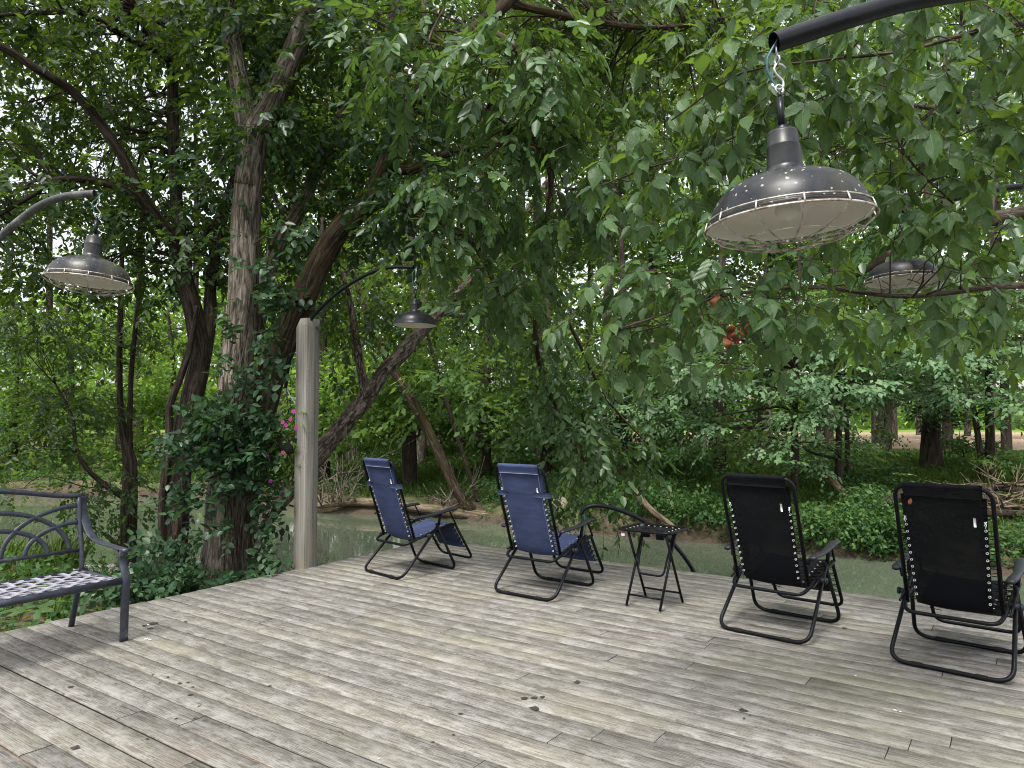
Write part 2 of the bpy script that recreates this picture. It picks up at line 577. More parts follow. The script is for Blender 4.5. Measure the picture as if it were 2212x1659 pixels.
SPR = {}
def spray_set(style, kind, n=6):
    key = (style, kind)
    if key not in SPR:
        g = np.random.default_rng(hash(style + kind) % 1000 if False else sum(map(ord, style + kind)))
        SPR[key] = [make_spray(style, kind, g) for _ in range(n)]
    return SPR[key]

def rot_batch(d, roll, up=None):
    """rotations (n,3,3) whose columns are x=d, y, z with z as near up as can be, rolled about d"""
    d = d / np.linalg.norm(d, axis=1)[:, None]
    up = np.tile([0, 0, 1.0], (len(d), 1)) if up is None else up
    y = np.cross(up, d)
    ny = np.linalg.norm(y, axis=1)[:, None]
    y = np.where(ny < 1e-3, np.array([[0, 1.0, 0]]), y / np.maximum(ny, 1e-6))
    z = np.cross(d, y)
    c, s = np.cos(roll)[:, None], np.sin(roll)[:, None]
    return np.stack([d, y * c + z * s, z * c - y * s], 2)

def scatter(mb, style, kind, pos, d, size, roll=None, tint=None, stem_mb=None, stem_r=0.004, lf=False, up=None, cap_=None):
    """add one spray at every pos, pointing along d"""
    pos, d = np.asarray(pos, float), np.asarray(d, float)
    n = len(pos)
    if n == 0:
        return
    size = np.full(n, size, float) if np.isscalar(size) else np.asarray(size, float)
    roll = rng.normal(0, 0.3, n) if roll is None else roll
    tint = rng.random(n) if tint is None else tint
    Rm = rot_batch(d, roll, up)
    S = spray_set(style, kind)
    which = rng.integers(0, len(S), n)
    for k, (v, fs, rn, lc, stems) in enumerate(S):
        ii = np.nonzero(which == k)[0]
        if not len(ii):
            continue
        P = np.einsum('nij,vj->nvi', Rm[ii], v) * size[ii][:, None, None] + pos[ii][:, None, :]
        off = (np.arange(len(ii)) * len(v))[:, None, None]
        F = [(f[None] + off).reshape(-1, f.shape[1]) for f in fs]
        r = np.clip(0.55 * rn[None, :] + 0.45 * tint[ii][:, None], 0, 0.999).ravel()
        at = {'rnd': r}
        if cap_ is not None:
            for q in ii:
                cap_.append((k, Rm[q], size[q], pos[q], tint[q]))
                for st in stems:
                    st = np.array(st)
                    tube(stem_mb, (st @ Rm[q].T) * size[q] + pos[q], np.linspace(stem_r, stem_r * 0.5, len(st)), 4, cap=False)
            continue
        if lf:
            at['lf'] = np.tile(lc, (len(ii), 1))
        mb.add(P.reshape(-1, 3), F, **at)
        if stem_mb is not None:
            for st in stems:
                st = np.array(st)
                for q in ii:
                    tube(stem_mb, (st @ Rm[q].T) * size[q] + pos[q], np.linspace(stem_r, stem_r * 0.5, len(st)), 3, cap=False)

def ellipsoid(c, r, n):
    u = rng.normal(size=(n, 3))
    u /= np.linalg.norm(u, axis=1)[:, None]
    return c + u * (rng.random(n) ** (1 / 3))[:, None] * r

class Tree:
    """trunk and limbs in one part, leaves in another; every leafy clump hangs on a branch that starts on a limb"""
    def __init__(s, bark, seed):
        s.wood, s.bark, s.seed, s.pts, s.lv = MB(), bark, seed, [], {}
    def limb(s, spec, segs=14, rough=0.10, step=0.07, root=True):
        """spec: (px, py, distance, width px)"""
        P = [W(a, b, c) for a, b, c, w in spec]
        r = [PXM(w, c) / 2 for a, b, c, w in spec]
        return s.limb_w(P, r, segs, rough, step)
    def limb_w(s, P, r, segs=14, rough=0.10, step=0.07):
        Q, rr = smooth_path(P, step, r)
        s.seed += 1.37
        tube(s.wood, Q, rr, segs, rough=rough, seed=s.seed)
        s.pts.append(np.column_stack([Q, rr]))
        return Q
    def leaves(s, mat, style, kind, boxes, size, droop=0.3, clump=14, spread=0.38, flat=0.45, join=True, jit=0.5, stems=False, stem_r=0.004, outward=0.8, tw=0.022, lf=False, up_jit=0.0, cap_=None):
        """boxes: (px, py, distance, half width px, half height px, half depth m, sprays)"""
        mb = s.lv.setdefault(mat, MB())
        allp = np.concatenate(s.pts) if s.pts else None
        for (px, py, Y, hx, hy, hd, n) in boxes:
            c = W(px, py, Y)
            r = np.array([PXM(hx, Y), hd, PXM(hy, Y)])
            k = max(1, int(n / clump))
            C = ellipsoid(c, r, k)
            for ci in C:
                m = max(2, int(clump * rng.uniform(0.6, 1.4)))
                sp = spread * rng.uniform(0.6, 1.3)
                off = rng.normal(size=(m, 3)) * np.array([sp, sp, sp * flat])
                base = ci
                if join and allp is not None:
                    dd = np.linalg.norm((allp[:, :3] - ci) * np.array([1, 1, 1.25]), axis=1) - 0.3 * (allp[:, 2] < ci[2])
                    a = allp[np.argmin(dd)]
                    p0, p1 = a[:3], ci
                    ln = np.linalg.norm(p1 - p0)
                    if ln > 0.25:
                        mid = (p0 + p1) / 2 + rng.normal(size=3) * 0.07 * ln + np.array([0, 0, 0.10 * ln])
                        q1 = p0 * .7 + mid * .3 + rng.normal(size=3) * 0.04 * ln
                        q3 = mid * .35 + p1 * .65 + rng.normal(size=3) * 0.05 * ln
                        r0 = min(tw * (0.5 + 0.22 * ln), a[3] * 0.7 + 0.004)
                        Q, rr = smooth_path([p0, q1, mid, q3, p1], max(0.12, ln / 14), np.array([1, .85, .65, .45, .22]) * r0)
                        tube(s.wood, Q, rr, 5 if r0 < 0.03 else 8, seed=s.seed + ln)
                        # a few forked twigs out to the sprays
                        for t_ in off[:min(m, 4)]:
                            qa = Q[int(len(Q) * rng.uniform(.65, .98)) - 1]
                            tube(s.wood, smooth_path([qa, (qa + ci + t_) / 2 + rng.normal(size=3) * .03, ci + t_], 0.15)[0], r0 * 0.2, 3, cap=False)
                d = off * np.array([1, 1, 0.3]) * outward + rng.normal(size=(m, 3)) * jit * sp + (ci - c) * 0.12 * np.array([1, 1, 0])
                d[:, 2] -= droop * np.linalg.norm(d[:, :2], axis=1) + 0.02
                up = None
                if up_jit > 0:
                    up = np.tile([0, 0, 1.0], (m, 1)) + rng.normal(size=(m, 3)) * up_jit
                scatter(mb, style, kind, ci + off, d, size * rng.uniform(0.75, 1.2, m), tint=np.clip(rng.random() * .6 + rng.random(m) * .4, 0, 1), stem_mb=s.wood if (stems or cap_ is not None) else None, stem_r=stem_r, lf=lf, up=up, cap_=cap_)
    def build(s, name, label, base, group=None, category='tree', trunk='trunk', crown='crown'):
        t = thing(name, label, category, base, 0, group)
        inv = -np.array(base, float)
        for mb in [s.wood] + list(s.lv.values()):
            mb.V = [v + inv for v in mb.V]
        if s.wood.n:
            s.wood.build(trunk, s.bark, t, smooth=True)
        for mat, mb in s.lv.items():
            if mb.n:
                mb.build(crown, mat, t)
        return t

# ================================================================== THE SETTING
WATER_Z = -1.2
FAR = np.array([(-70, 31), (-30, 27), (-17.7, 25.1), (-11.4, 25.4), (-8.0, 23.2), (-5.9, 21.0), (-4.8, 20.4), (-2.4, 19.8), (-0.4, 18.6), (1.7, 17.1), (4.1, 15.8), (6.0, 14.6), (7.2, 13.8), (8.5, 12.3), (14, 8.5), (24, 2), (50, -14)], float)
NEAR = np.array([(40, -20), (18, -6), (5.3, 2.2), (1.5, 4.9), (-1.5, 7.4), (-2.5, 8.9), (-3.9, 10.6), (-5.3, 12.2), (-6.6, 13.3), (-8.5, 13.0), (-11, 11.8), (-16, 10.2), (-30, 8), (-70, 6)], float)
POLY = np.vstack([FAR, NEAR])
def seg_dist(P, L):
    best = np.full(len(P), 1e9)
    for a, b in zip(L[:-1], L[1:]):
        ab = b - a
        t = np.clip(((P - a) @ ab) / (ab @ ab), 0, 1)
        best = np.minimum(best, np.linalg.norm(P - (a + t[:, None] * ab), axis=1))
    return best
def inside(P):
    c = np.zeros(len(P), bool)
    for a, b in zip(POLY, np.roll(POLY, -1, 0)):
        cond = (a[1] > P[:, 1]) != (b[1] > P[:, 1])
        with np.errstate(divide='ignore', invalid='ignore'):
            xi = (b[0] - a[0]) * (P[:, 1] - a[1]) / (b[1] - a[1]) + a[0]
        c ^= cond & (P[:, 0] < xi)
    return c
def sst(x):
    x = np.clip(x, 0, 1)
    return x * x * (3 - 2 * x)
_ph = rng.random((14, 2)) * 6.28
_fr = rng.normal(size=(14, 2))
def wob(P, s):
    v = np.zeros(len(P))
    for k in range(14):
        v += np.sin(P @ _fr[k] * s * (1 + .35 * k) + _ph[k, 0]) / (1 + .35 * k)
    return v / 4
def height(P):
    P = np.asarray(P, float).reshape(-1, 2)
    df, dn = seg_dist(P, FAR), seg_dist(P, NEAR)
    ins = inside(P)
    far = df < dn
    d = np.minimum(df, dn) + 0.18 * wob(P, 1.3)
    h_far = WATER_Z + 0.42 * sst(d / 0.45) + 0.85 * sst(d / 10.0) + 0.22 * sst((d - 8) / 25) + 0.06 * wob(P, 0.8) * sst(d / 1.5)
    h_near = WATER_Z - 0.03 + 0.10 * sst(d / 0.5) + 0.80 * sst(d / 4.2) + 0.05 * wob(P, 0.9) * sst(d / 1.5)
    h_in = WATER_Z - 0.06 - 0.9 * sst(d / 2.5)
    return np.where(ins, h_in, np.where(far, h_far, h_near))
def HZ(x, y):
    return float(height([[x, y]])[0])

m, nt, out = new_mat('ground')
gp = nt.nodes.new('ShaderNodeNewGeometry').outputs['Position']
sx = nt.nodes.new('ShaderNodeSeparateXYZ')
lk(nt, gp, sx.inputs[0])
n1 = noise_tex(nt, gp, 0.55, 5, 0.62)
n2 = noise_tex(nt, gp, 9.0, 5, 0.65)
n3 = noise_tex(nt, gp, 38.0, 3, 0.6)
soil = ramp(nt, [(0.30, (0.035, 0.025, 0.016)), (0.50, (0.085, 0.062, 0.040)), (0.70, (0.17, 0.125, 0.085))])
lk(nt, n2.outputs[0], soil.inputs[0])
soil2 = mixc(nt, mapr(nt, n3.outputs[0], 0.45, 0.65, 0, 0.6), soil.outputs[0], (0.20, 0.14, 0.09))
green = ramp(nt, [(0.30, (0.030, 0.058, 0.018)), (0.65, (0.075, 0.125, 0.030))])
lk(nt, n2.outputs[0], green.inputs[0])
c = mixc(nt, mapr(nt, n1.outputs[0], 0.42, 0.56), soil2, green.outputs[0])
# beyond the trees a clearing strewn with dead leaves, then mown grass
dist = math_n(nt, 'ADD', sx.outputs[1], math_n(nt, 'MULTIPLY', n1.outputs[0], 5.0))
litter = ramp(nt, [(0.35, (0.26, 0.17, 0.11)), (0.6, (0.50, 0.38, 0.27))])
lk(nt, n2.outputs[0], litter.inputs[0])
c = mixc(nt, math_n(nt, 'MULTIPLY', mapr(nt, dist, 31.0, 34.0), mapr(nt, sx.outputs[0], 3.0, 8.0)), c, litter.outputs[0])
c = mixc(nt, mapr(nt, dist, 58.0, 61.0), c, (0.14, 0.21, 0.04))
wet = mapr(nt, sx.outputs[2], WATER_Z - 0.02, WATER_Z + 0.22, 0.30, 1.0)
c = mixc(nt, mapr(nt, sx.outputs[2], WATER_Z + 0.05, WATER_Z + 0.45, 1.0, 0.0), c, (0.060, 0.045, 0.032))
hb = math_n(nt, 'ADD', n2.outputs[0], math_n(nt, 'MULTIPLY', n3.outputs[0], 0.5))
principled(nt, out, c, 0.9, 0, 0.2, bump(nt, hb, 0.8, 0.06))
M['ground'] = m

m, nt, out = new_mat('water')
gp = nt.nodes.new('ShaderNodeNewGeometry').outputs['Position']
w1 = noise_tex(nt, vmul(nt, gp, (1.0, 1.5, 1.0)), 2.6, 3, 0.55, 0.4)
w2 = noise_tex(nt, gp, 0.55, 3, 0.5, 0.3)
w3 = noise_tex(nt, vmul(nt, gp, (1.0, 1.6, 1.0)), 11.0, 2, 0.5)
patch = mapr(nt, w2.outputs[0], 0.42, 0.62, 0.25, 1.0)
hh = math_n(nt, 'MULTIPLY', math_n(nt, 'ADD', w1.outputs[0], math_n(nt, 'MULTIPLY', w3.outputs[0], 0.10)), patch)
tint = mixc(nt, w2.outputs[0], (0.056, 0.070, 0.048), (0.078, 0.094, 0.062))
p = principled(nt, out, tint, 0.03, 0, 0.5, bump(nt, hh, 0.12, 0.02))
p.inputs['IOR'].default_value = 1.33
M['water'] = m

ax = np.concatenate([-np.geomspace(900, 26, 26), np.arange(-25, 25, 0.28), np.geomspace(25, 900, 26)])
ay = np.concatenate([-np.geomspace(500, 4.2, 18), np.arange(-4, 34, 0.28), np.geomspace(34, 1100, 40)])
XX, YY = np.meshgrid(ax, ay, indexing='ij')
ZZ = height(np.column_stack([XX.ravel(), YY.ravel()])).reshape(XX.shape)
MB_ = MB()
sheet(MB_, np.stack([XX, YY, ZZ], -1))
MB_.build('ground', 'ground', None, smooth=True, kind='structure', label='creek banks of brown soil and green ground cover')
mb = MB()
V = np.column_stack([POLY, np.full(len(POLY), WATER_Z)])
gx, gy = np.meshgrid(np.linspace(-70, 50, 41), np.linspace(-21, 32, 31), indexing='ij')
sheet(mb, np.stack([gx, gy, np.full_like(gx, WATER_Z)], -1))
mb.build('water', 'water', None, smooth=True, kind='structure', label='slow murky green creek water beyond the deck')

# ------------------------------------------------------------------ deck
m, nt, out = new_mat('plank_wood')
tc = texco(nt)
oi = nt.nodes.new('ShaderNodeObjectInfo')
rw = math_n(nt, 'MULTIPLY', oi.outputs['Random'], 57.0)
cmb = nt.nodes.new('ShaderNodeCombineXYZ')
lk(nt, rw, cmb.inputs[0]); lk(nt, math_n(nt, 'MULTIPLY', oi.outputs['Random'], 23.0), cmb.inputs[1]); lk(nt, rw, cmb.inputs[2])
vadd = nt.nodes.new('ShaderNodeVectorMath')
lk(nt, tc, vadd.inputs[0]); lk(nt, cmb.outputs[0], vadd.inputs[1])
pv = vadd.outputs[0]
gp = nt.nodes.new('ShaderNodeNewGeometry').outputs['Position']
g_f = noise_tex(nt, vmul(nt, pv, (5.0, 72, 8)), 1.0, 4, 0.6, 0.25)              # fine fibres
g_c = noise_tex(nt, vmul(nt, pv, (0.9, 13, 3)), 1.0, 4, 0.6, 1.6)                 # broad bands
wv = nt.nodes.new('ShaderNodeTexWave')
wv.wave_type = 'BANDS'; wv.bands_direction = 'Y'
wv.inputs['Scale'].default_value = 1.0
wv.inputs['Distortion'].default_value = 9.0
wv.inputs['Detail'].default_value = 3.0
wv.inputs['Detail Scale'].default_value = 0.9
lk(nt, vmul(nt, pv, (2.2, 30, 5)), wv.inputs['Vector'])
kn = nt.nodes.new('ShaderNodeTexVoronoi')
kn.inputs['Scale'].default_value = 1.0
kn.inputs['Randomness'].default_value = 1.0
lk(nt, vmul(nt, pv, (1.25, 6.5, 0.01)), kn.inputs['Vector'])
knot = mapr(nt, kn.outputs['Distance'], 0.055, 0.13, 1.0, 0.0)
ring = math_n(nt, 'MULTIPLY', math_n(nt, 'SINE', math_n(nt, 'MULTIPLY', kn.outputs['Distance'], 150.0)), mapr(nt, kn.outputs['Distance'], 0.12, 0.34, 0.5, 0.0))
grain = math_n(nt, 'ADD', math_n(nt, 'ADD', math_n(nt, 'MULTIPLY', g_f.outputs[0], 0.62), math_n(nt, 'MULTIPLY', g_c.outputs[0], 0.05)), math_n(nt, 'ADD', math_n(nt, 'MULTIPLY', wv.outputs[0], 0.14), math_n(nt, 'MULTIPLY', ring, 0.10)))
g_m = noise_tex(nt, vmul(nt, pv, (11.0, 44, 6)), 1.0, 5, 0.75, 0.6)                # weathered streaks
grain = math_n(nt, 'ADD', math_n(nt, 'MULTIPLY', grain, 0.55), math_n(nt, 'MULTIPLY', g_m.outputs[0], 0.45))
ck = noise_tex(nt, vmul(nt, pv, (1.1, 75, 3)), 1.0, 3, 0.5, 0.9)                   # drying checks
cr = ramp(nt, [(0.37, (0.075, 0.067, 0.058)), (0.45, (0.148, 0.140, 0.127)), (0.53, (0.204, 0.195, 0.180)), (0.64, (0.282, 0.273, 0.256))])
lk(nt, grain, cr.inputs[0])
c = cr.outputs[0]
blot = noise_tex(nt, vmul(nt, pv, (4.0, 5.5, 1.0)), 1.6, 6, 0.78)
c = mixc(nt, mapr(nt, blot.outputs[0], 0.48, 0.62, 0.0, 0.45), c, (0.330, 0.322, 0.308))
blot2 = noise_tex(nt, vmul(nt, pv, (2.6, 5.0, 1)), 1.0, 9, 0.80)
c = mixc(nt, mapr(nt, blot2.outputs[0], 0.55, 0.70, 0.0, 0.45), c, (0.088, 0.081, 0.074))
alg = noise_tex(nt, gp, 0.75, 5, 0.65)
algf = math_n(nt, 'MULTIPLY', mapr(nt, alg.outputs[0], 0.42, 0.62), mapr(nt, oi.outputs['Random'], 0.2, 1.0, 0.15, 0.75))
c = mixc(nt, algf, c, mixc(nt, 0.55, c, (0.215, 0.205, 0.125)))
c = mixc(nt, mapr(nt, ck.outputs[0], 0.655, 0.70, 0.0, 0.75), c, (0.040, 0.034, 0.029))
rust = noise_tex(nt, gp, 1.1, 4, 0.65)
c = mixc(nt, mapr(nt, rust.outputs[0], 0.60, 0.75, 0.0, 0.35), c, (0.20, 0.135, 0.10))
hv = nt.nodes.new('ShaderNodeHueSaturation')
lk(nt, mapr(nt, oi.outputs['Random'], 0, 1, 0.86, 1.10), hv.inputs['Value'])
lk(nt, c, hv.inputs['Color'])
c = mixc(nt, math_n(nt, 'MULTIPLY', knot, 0.7), hv.outputs[0], (0.085, 0.070, 0.055))
fl = noise_tex(nt, gp, 210.0, 1, 0.5)
c = mixc(nt, mapr(nt, fl.outputs[0], 0.70, 0.78, 0.0, 0.5), c, (0.10, 0.085, 0.07))
hgt = math_n(nt, 'ADD', math_n(nt, 'MULTIPLY', g_f.outputs[0], 0.7), math_n(nt, 'MULTIPLY', g_c.outputs[0], 0.5))
principled(nt, out, c, 0.82, 0, 0.25, bump(nt, math_n(nt, 'ADD', hgt, g_m.outputs[0]), 0.5, 0.006))
M['plank_wood'] = m
def flat_mat(name, colr, rough=0.5, metal=0.0, spec=0.5, var=0.15, sc_=30.0, bmp=0.0, second=None, thr=(0.5, 0.6)):
    m, nt, out = new_mat(name)
    tc = texco(nt)
    n = noise_tex(nt, tc, sc_, 4, 0.6)
    a = tuple(x * (1 - var) for x in colr)
    b = tuple(min(1, x * (1 + var)) for x in colr)
    r = ramp(nt, [(0.35, a), (0.65, b)])
    lk(nt, n.outputs[0], r.inputs[0])
    c = r.outputs[0]
    if second:
        n2 = noise_tex(nt, tc, sc_ * 0.4, 5, 0.7)
        c = mixc(nt, mapr(nt, n2.outputs[0], thr[0], thr[1]), c, second)
    rr = mapr(nt, n.outputs[0], 0.3, 0.7, rough * 0.85, min(1, rough * 1.15))
    principled(nt, out, c, rr, metal, spec, bump(nt, n.outputs[0], bmp, 0.003) if bmp else None)
    M[name] = m
flat_mat('stain', (0.035, 0.028, 0.024), 0.6, 0, 0.4)
flat_mat('dropping', (0.62, 0.61, 0.58), 0.8, 0, 0.3)
flat_mat('joist_wood', (0.12, 0.10, 0.08), 0.9, 0, 0.2)
flat_mat('plank_edge', (0.030, 0.024, 0.019), 0.95, 0, 0.1, 0.3, 60)
flat_mat('debris', (0.12, 0.075, 0.045), 0.95, 0, 0.1, 0.5, 120)

UA = R(35.2)
du = np.array([math.cos(UA), -math.sin(UA)])       # along the planks, away from the tree side
dv = np.array([-math.sin(UA), -math.cos(UA)])      # across the planks, from the creek towards the camera
DC = np.array([-0.945, 8.99])                      # the deck's far corner
def dk(u, v):
    return DC + du * u + dv * v
deck = thing('wooden_deck', 'weathered grey plank deck standing above the creek bank', 'deck', (DC[0], DC[1], 0), -UA)
deck['kind'] = 'structure'
PITCH_W = 0.1458
pr = random.Random(5)
ROWS = 64
SKEW = math.tan(R(1.0))
plank_mb = {}
gap_rows = {14, 33, 37, 23, 40}
for i in range(ROWS):
    v0 = -0.02 + i * PITCH_W
    w = PITCH_W - (pr.choice((.006, .007, .0075, .009)) if i not in gap_rows else 0.0115)
    u = v0 * SKEW + pr.uniform(-0.012, 0.012)
    end = 9.3
    first = True
    while u < end - 0.3:
        L = pr.choice((2.44, 3.05, 3.66, 4.27, 4.88)) if not first else pr.uniform(1.0, 4.6)
        first = False
        L = min(L, end - u)
        if end - (u + L) < 0.5:
            L = end - u
        mb = MB()
        lo, hi = np.array([0, -w, -0.038]), np.array([L - 0.004, 0, 0.0])
        # a slightly cupped, bevelled board: sections along its length
        nx = max(2, int(L / 0.6) + 1)
        xs = np.linspace(lo[0], hi[0], nx)
        prof = [(0.0, -0.038), (0.0, -0.005), (-0.003, 0.0), (-w * .5, 0.0), (-w + 0.003, 0.0), (-w, -0.005), (-w, -0.038)]
        jit = np.array([pr.uniform(-0.0012, 0.0012) for _ in xs])
        VV = np.array([[[x, py + j * .8, pz + (-.0009 if k == 3 else 0)] for k, (py, pz) in enumerate(prof)] for x, j in zip(xs, jit)])
        a, b = VV.shape[:2]
        idx = np.arange(a * b).reshape(a, b)
        F = [np.stack([idx[:-1], idx[1:], np.roll(idx[1:], -1, 1), np.roll(idx[:-1], -1, 1)], -1).reshape(-1, 4), idx[0].reshape(1, -1), idx[-1][::-1].reshape(1, -1)]
        mb.add(VV.reshape(-1, 3), F)
        o = mb.build('plank', 'plank_wood', deck)
        o.data.materials.append(M['plank_edge'])
        mi = np.zeros(len(o.data.polygons), np.int32)
        nq = (a - 1) * b
        mi[:nq] = np.tile([1, 0, 0, 0, 0, 1, 0], a - 1)
        mi[nq:] = 1
        o.data.polygons.foreach_set('material_index', mi)
        o.location = (u, -v0, pr.uniform(-0.0013, 0.0008))
        o.rotation_euler = (pr.gauss(0, 0.004), 0, pr.gauss(0, 0.0004))
        u += L
mb = MB()
for k in range(16):
    u = 0.25 + k * 0.6
    box(mb, (u - 0.02, -9.2, -0.19), (u + 0.02, 0.0, -0.045))
mb.build('joists', 'joist_wood', deck)
mb = MB()
box(mb, (0.02, -0.04, -0.24), (9.3, -0.0, -0.046))
mb.build('fascia_board', 'joist_wood', deck)
mb = MB()
box(mb, (0.02 + 0.0, -9.2, -0.24), (0.06, -0.045, -0.046))
mb.build('fascia_board', 'joist_wood', deck)
# grit packed into the widest gaps
for row, ua, ub in ((14, 0.3, 5.5), (33, 0.2, 4.0), (37, 2.0, 8.5), (23, 2.5, 6.0)):
    mb = MB()
    v = -0.02 + row * PITCH_W - 0.006
    xs = np.arange(ua, ub, 0.03)
    ww = 0.005 + 0.004 * np.array([mnoise.noise(Vector((x * 5, row, 0))) for x in xs]) + 0.004 * rng.random(len(xs))
    zz = -0.006 + 0.008 * np.array([mnoise.noise(Vector((x * 3, row, 4))) for x in xs])
    g = np.stack([np.stack([xs, -v + ww, zz - 0.004], -1), np.stack([xs, np.full_like(xs, -v), zz], -1), np.stack([xs, -v - ww, zz - 0.004], -1)], 1)
    sheet(mb, g)
    mb.build('gap_debris', 'debris', deck)
def stain(px, py, rpx, ry=0.55, mat='stain', name='stain'):
    p = G(px, py, 0)
    q = (p[:2] - DC)
    u, v = q @ du, q @ dv
    r = PXM(rpx, p[1]) * .72
    n = 18
    th = np.linspace(0, 2 * math.pi, n, endpoint=False)
    s = pr.random() * 50
    rad = np.array([r * (0.75 + 0.55 * mnoise.noise(Vector((math.cos(t) * 1.3 + s, math.sin(t) * 1.3, s)))) for t in th])
    # lies along the grain
    V = np.column_stack([rad * np.cos(th) * 1.15, rad * np.sin(th) * (0.9 + ry * .4), np.zeros(n)])
    mb = MB()
    mb.add(np.vstack([V, [[0, 0, 0.0006]]]), np.array([[i, (i + 1) % n, n] for i in range(n)]))
    o = mb.build(name, mat, deck)
    o.location = (u, -v, 0.0032)
for a in ((163, 1616, 15), (152, 1485, 9), (412, 1502, 8), (416, 1485, 5), (405, 1475, 5), (362, 1463, 5), (345, 1476, 4), (330, 1458, 4), (387, 1477, 7), (420, 1553, 6), (381, 1553, 6), (430, 1526, 5), (318, 1597, 6), (388, 1428, 4), (582, 1483, 7),
          (1132, 1509, 12), (1155, 1508, 11), (1172, 1506, 7), (1155, 1531, 16), (1246, 1474, 12), (1605, 1535, 13), (1620, 1546, 5), (1607, 1553, 5), (995, 1543, 8), (935, 1604, 6), (980, 1588, 6), (330, 1348, 14), (312, 1352, 9), (325, 1358, 10), (400, 1343, 5), (215, 1372, 5), (250, 1478, 4), (136, 1500, 4)):
    stain(*a)
for a in ((315, 1381, 6), (323, 1383, 5), (1934, 1535, 6), (1945, 1538, 4), (1848, 1460, 4), (818, 1640, 5), (320, 1350, 4)):
    stain(*a, mat='dropping', name='bird_dropping')

# ================================================================== FURNITURE
flat_mat('frame_black', (0.0055, 0.006, 0.0075), 0.34, 0.0, 0.12, 0.25, 60)
flat_mat('plastic_grey', (0.014, 0.016, 0.021), 0.45, 0.0, 0.25, 0.2, 80)
flat_mat('bench_metal', (0.030, 0.034, 0.048), 0.42, 0.2, 0.5, 0.25, 18, 0.1, (0.12, 0.123, 0.13), (0.62, 0.72))
flat_mat('strap_vinyl', (0.22, 0.215, 0.255), 0.55, 0, 0.4, 0.1, 12)
flat_mat('eyelet_metal', (0.50, 0.49, 0.46), 0.32, 0.8, 0.5)
flat_mat('cord_black', (0.007, 0.007, 0.008), 0.7, 0, 0.15)
flat_mat('label_white', (0.80, 0.80, 0.79), 0.7, 0, 0.3, 0.05)
flat_mat('thread_pale', (0.35, 0.38, 0.50), 0.8, 0, 0.2)
flat_mat('pvc_black', (0.007, 0.008, 0.011), 0.34, 0, 0.22, 0.2, 22, 0.0, (0.040, 0.042, 0.042), (0.62, 0.80))
flat_mat('pvc_worn', (0.036, 0.038, 0.038), 0.50, 0, 0.5, 0.25, 22, 0.0, (0.14, 0.145, 0.135), (0.48, 0.66))
flat_mat('hook_zinc', (0.55, 0.57, 0.58), 0.35, 0.9, 0.5)
flat_mat('wire_guard', (0.40, 0.37, 0.33), 0.5, 0.6, 0.5, 0.3, 40, 0, (0.14, 0.09, 0.055), (0.50, 0.62))
flat_mat('enamel_white', (0.62, 0.60, 0.55), 0.35, 0, 0.5, 0.06, 10)
flat_mat('cable_green', (0.03, 0.10, 0.11), 0.5, 0, 0.5)
flat_mat('cable_white', (0.65, 0.68, 0.70), 0.5, 0, 0.5)
flat_mat('dry_leaf', (0.15, 0.050, 0.020), 0.7, 0, 0.3, 0.3)

def fabric(name, colr, see):
    m, nt, out = new_mat(name)
    tc = texco(nt)
    wa = nt.nodes.new('ShaderNodeTexWave'); wa.bands_direction = 'X'; wa.inputs['Scale'].default_value = 130
    wb = nt.nodes.new('ShaderNodeTexWave'); wb.bands_direction = 'Z'; wb.inputs['Scale'].default_value = 130
    lk(nt, tc, wa.inputs[0]); lk(nt, tc, wb.inputs[0])
    n = noise_tex(nt, vmul(nt, tc, (3, 3, 9)), 1.6, 4, 0.6)
    c = mixc(nt, mapr(nt, n.outputs[0], 0.35, 0.7), tuple(x * .82 for x in colr), tuple(x * 1.22 for x in colr))
    h = math_n(nt, 'MULTIPLY', wa.outputs[0], wb.outputs[0])
    p = principled(nt, None, c, 0.70, 0, 0.10, bump(nt, math_n(nt, 'ADD', h, math_n(nt, 'MULTIPLY', n.outputs[0], 2.5)), 0.3, 0.004))
    t = nt.nodes.new('ShaderNodeBsdfTransparent')
    mx = nt.nodes.new('ShaderNodeMixShader')
    mx.inputs[0].default_value = see
    lk(nt, p.outputs[0], mx.inputs[1]); lk(nt, t.outputs[0], mx.inputs[2])
    lk(nt, mx.outputs[0], out.inputs['Surface'])
    M[name] = m
fabric('fabric_blue', (0.043, 0.057, 0.120), 0.02)
fabric('fabric_black', (0.0055, 0.006, 0.0085), 0.16)

def round_path(P, rad=0.06, n=6):
    """polyline with its inner corners rounded"""
    P = [np.array(p, float) for p in P]
    out = [P[0]]
    for a, b, c in zip(P[:-2], P[1:-1], P[2:]):
        d1, d2 = a - b, c - b
        l1, l2 = np.linalg.norm(d1), np.linalg.norm(d2)
        r = min(rad, l1 * .49, l2 * .49)
        p, q = b + d1 / l1 * r, b + d2 / l2 * r
        for t in np.linspace(0, 1, n):
            out.append((1 - t) ** 2 * p + 2 * t * (1 - t) * b + t * t * q)
    out.append(P[-1])
    return np.array(out)
def ring_mesh(mb, c, ax1, ax2, R1, r2, n=12, k=6):
    th = np.linspace(0, 2 * math.pi, n, endpoint=False)
    P = np.array(c) + np.outer(np.cos(th), ax1) * R1 + np.outer(np.sin(th), ax2) * R1
    tube(mb, P, r2, k, closed=True, attrs=False)

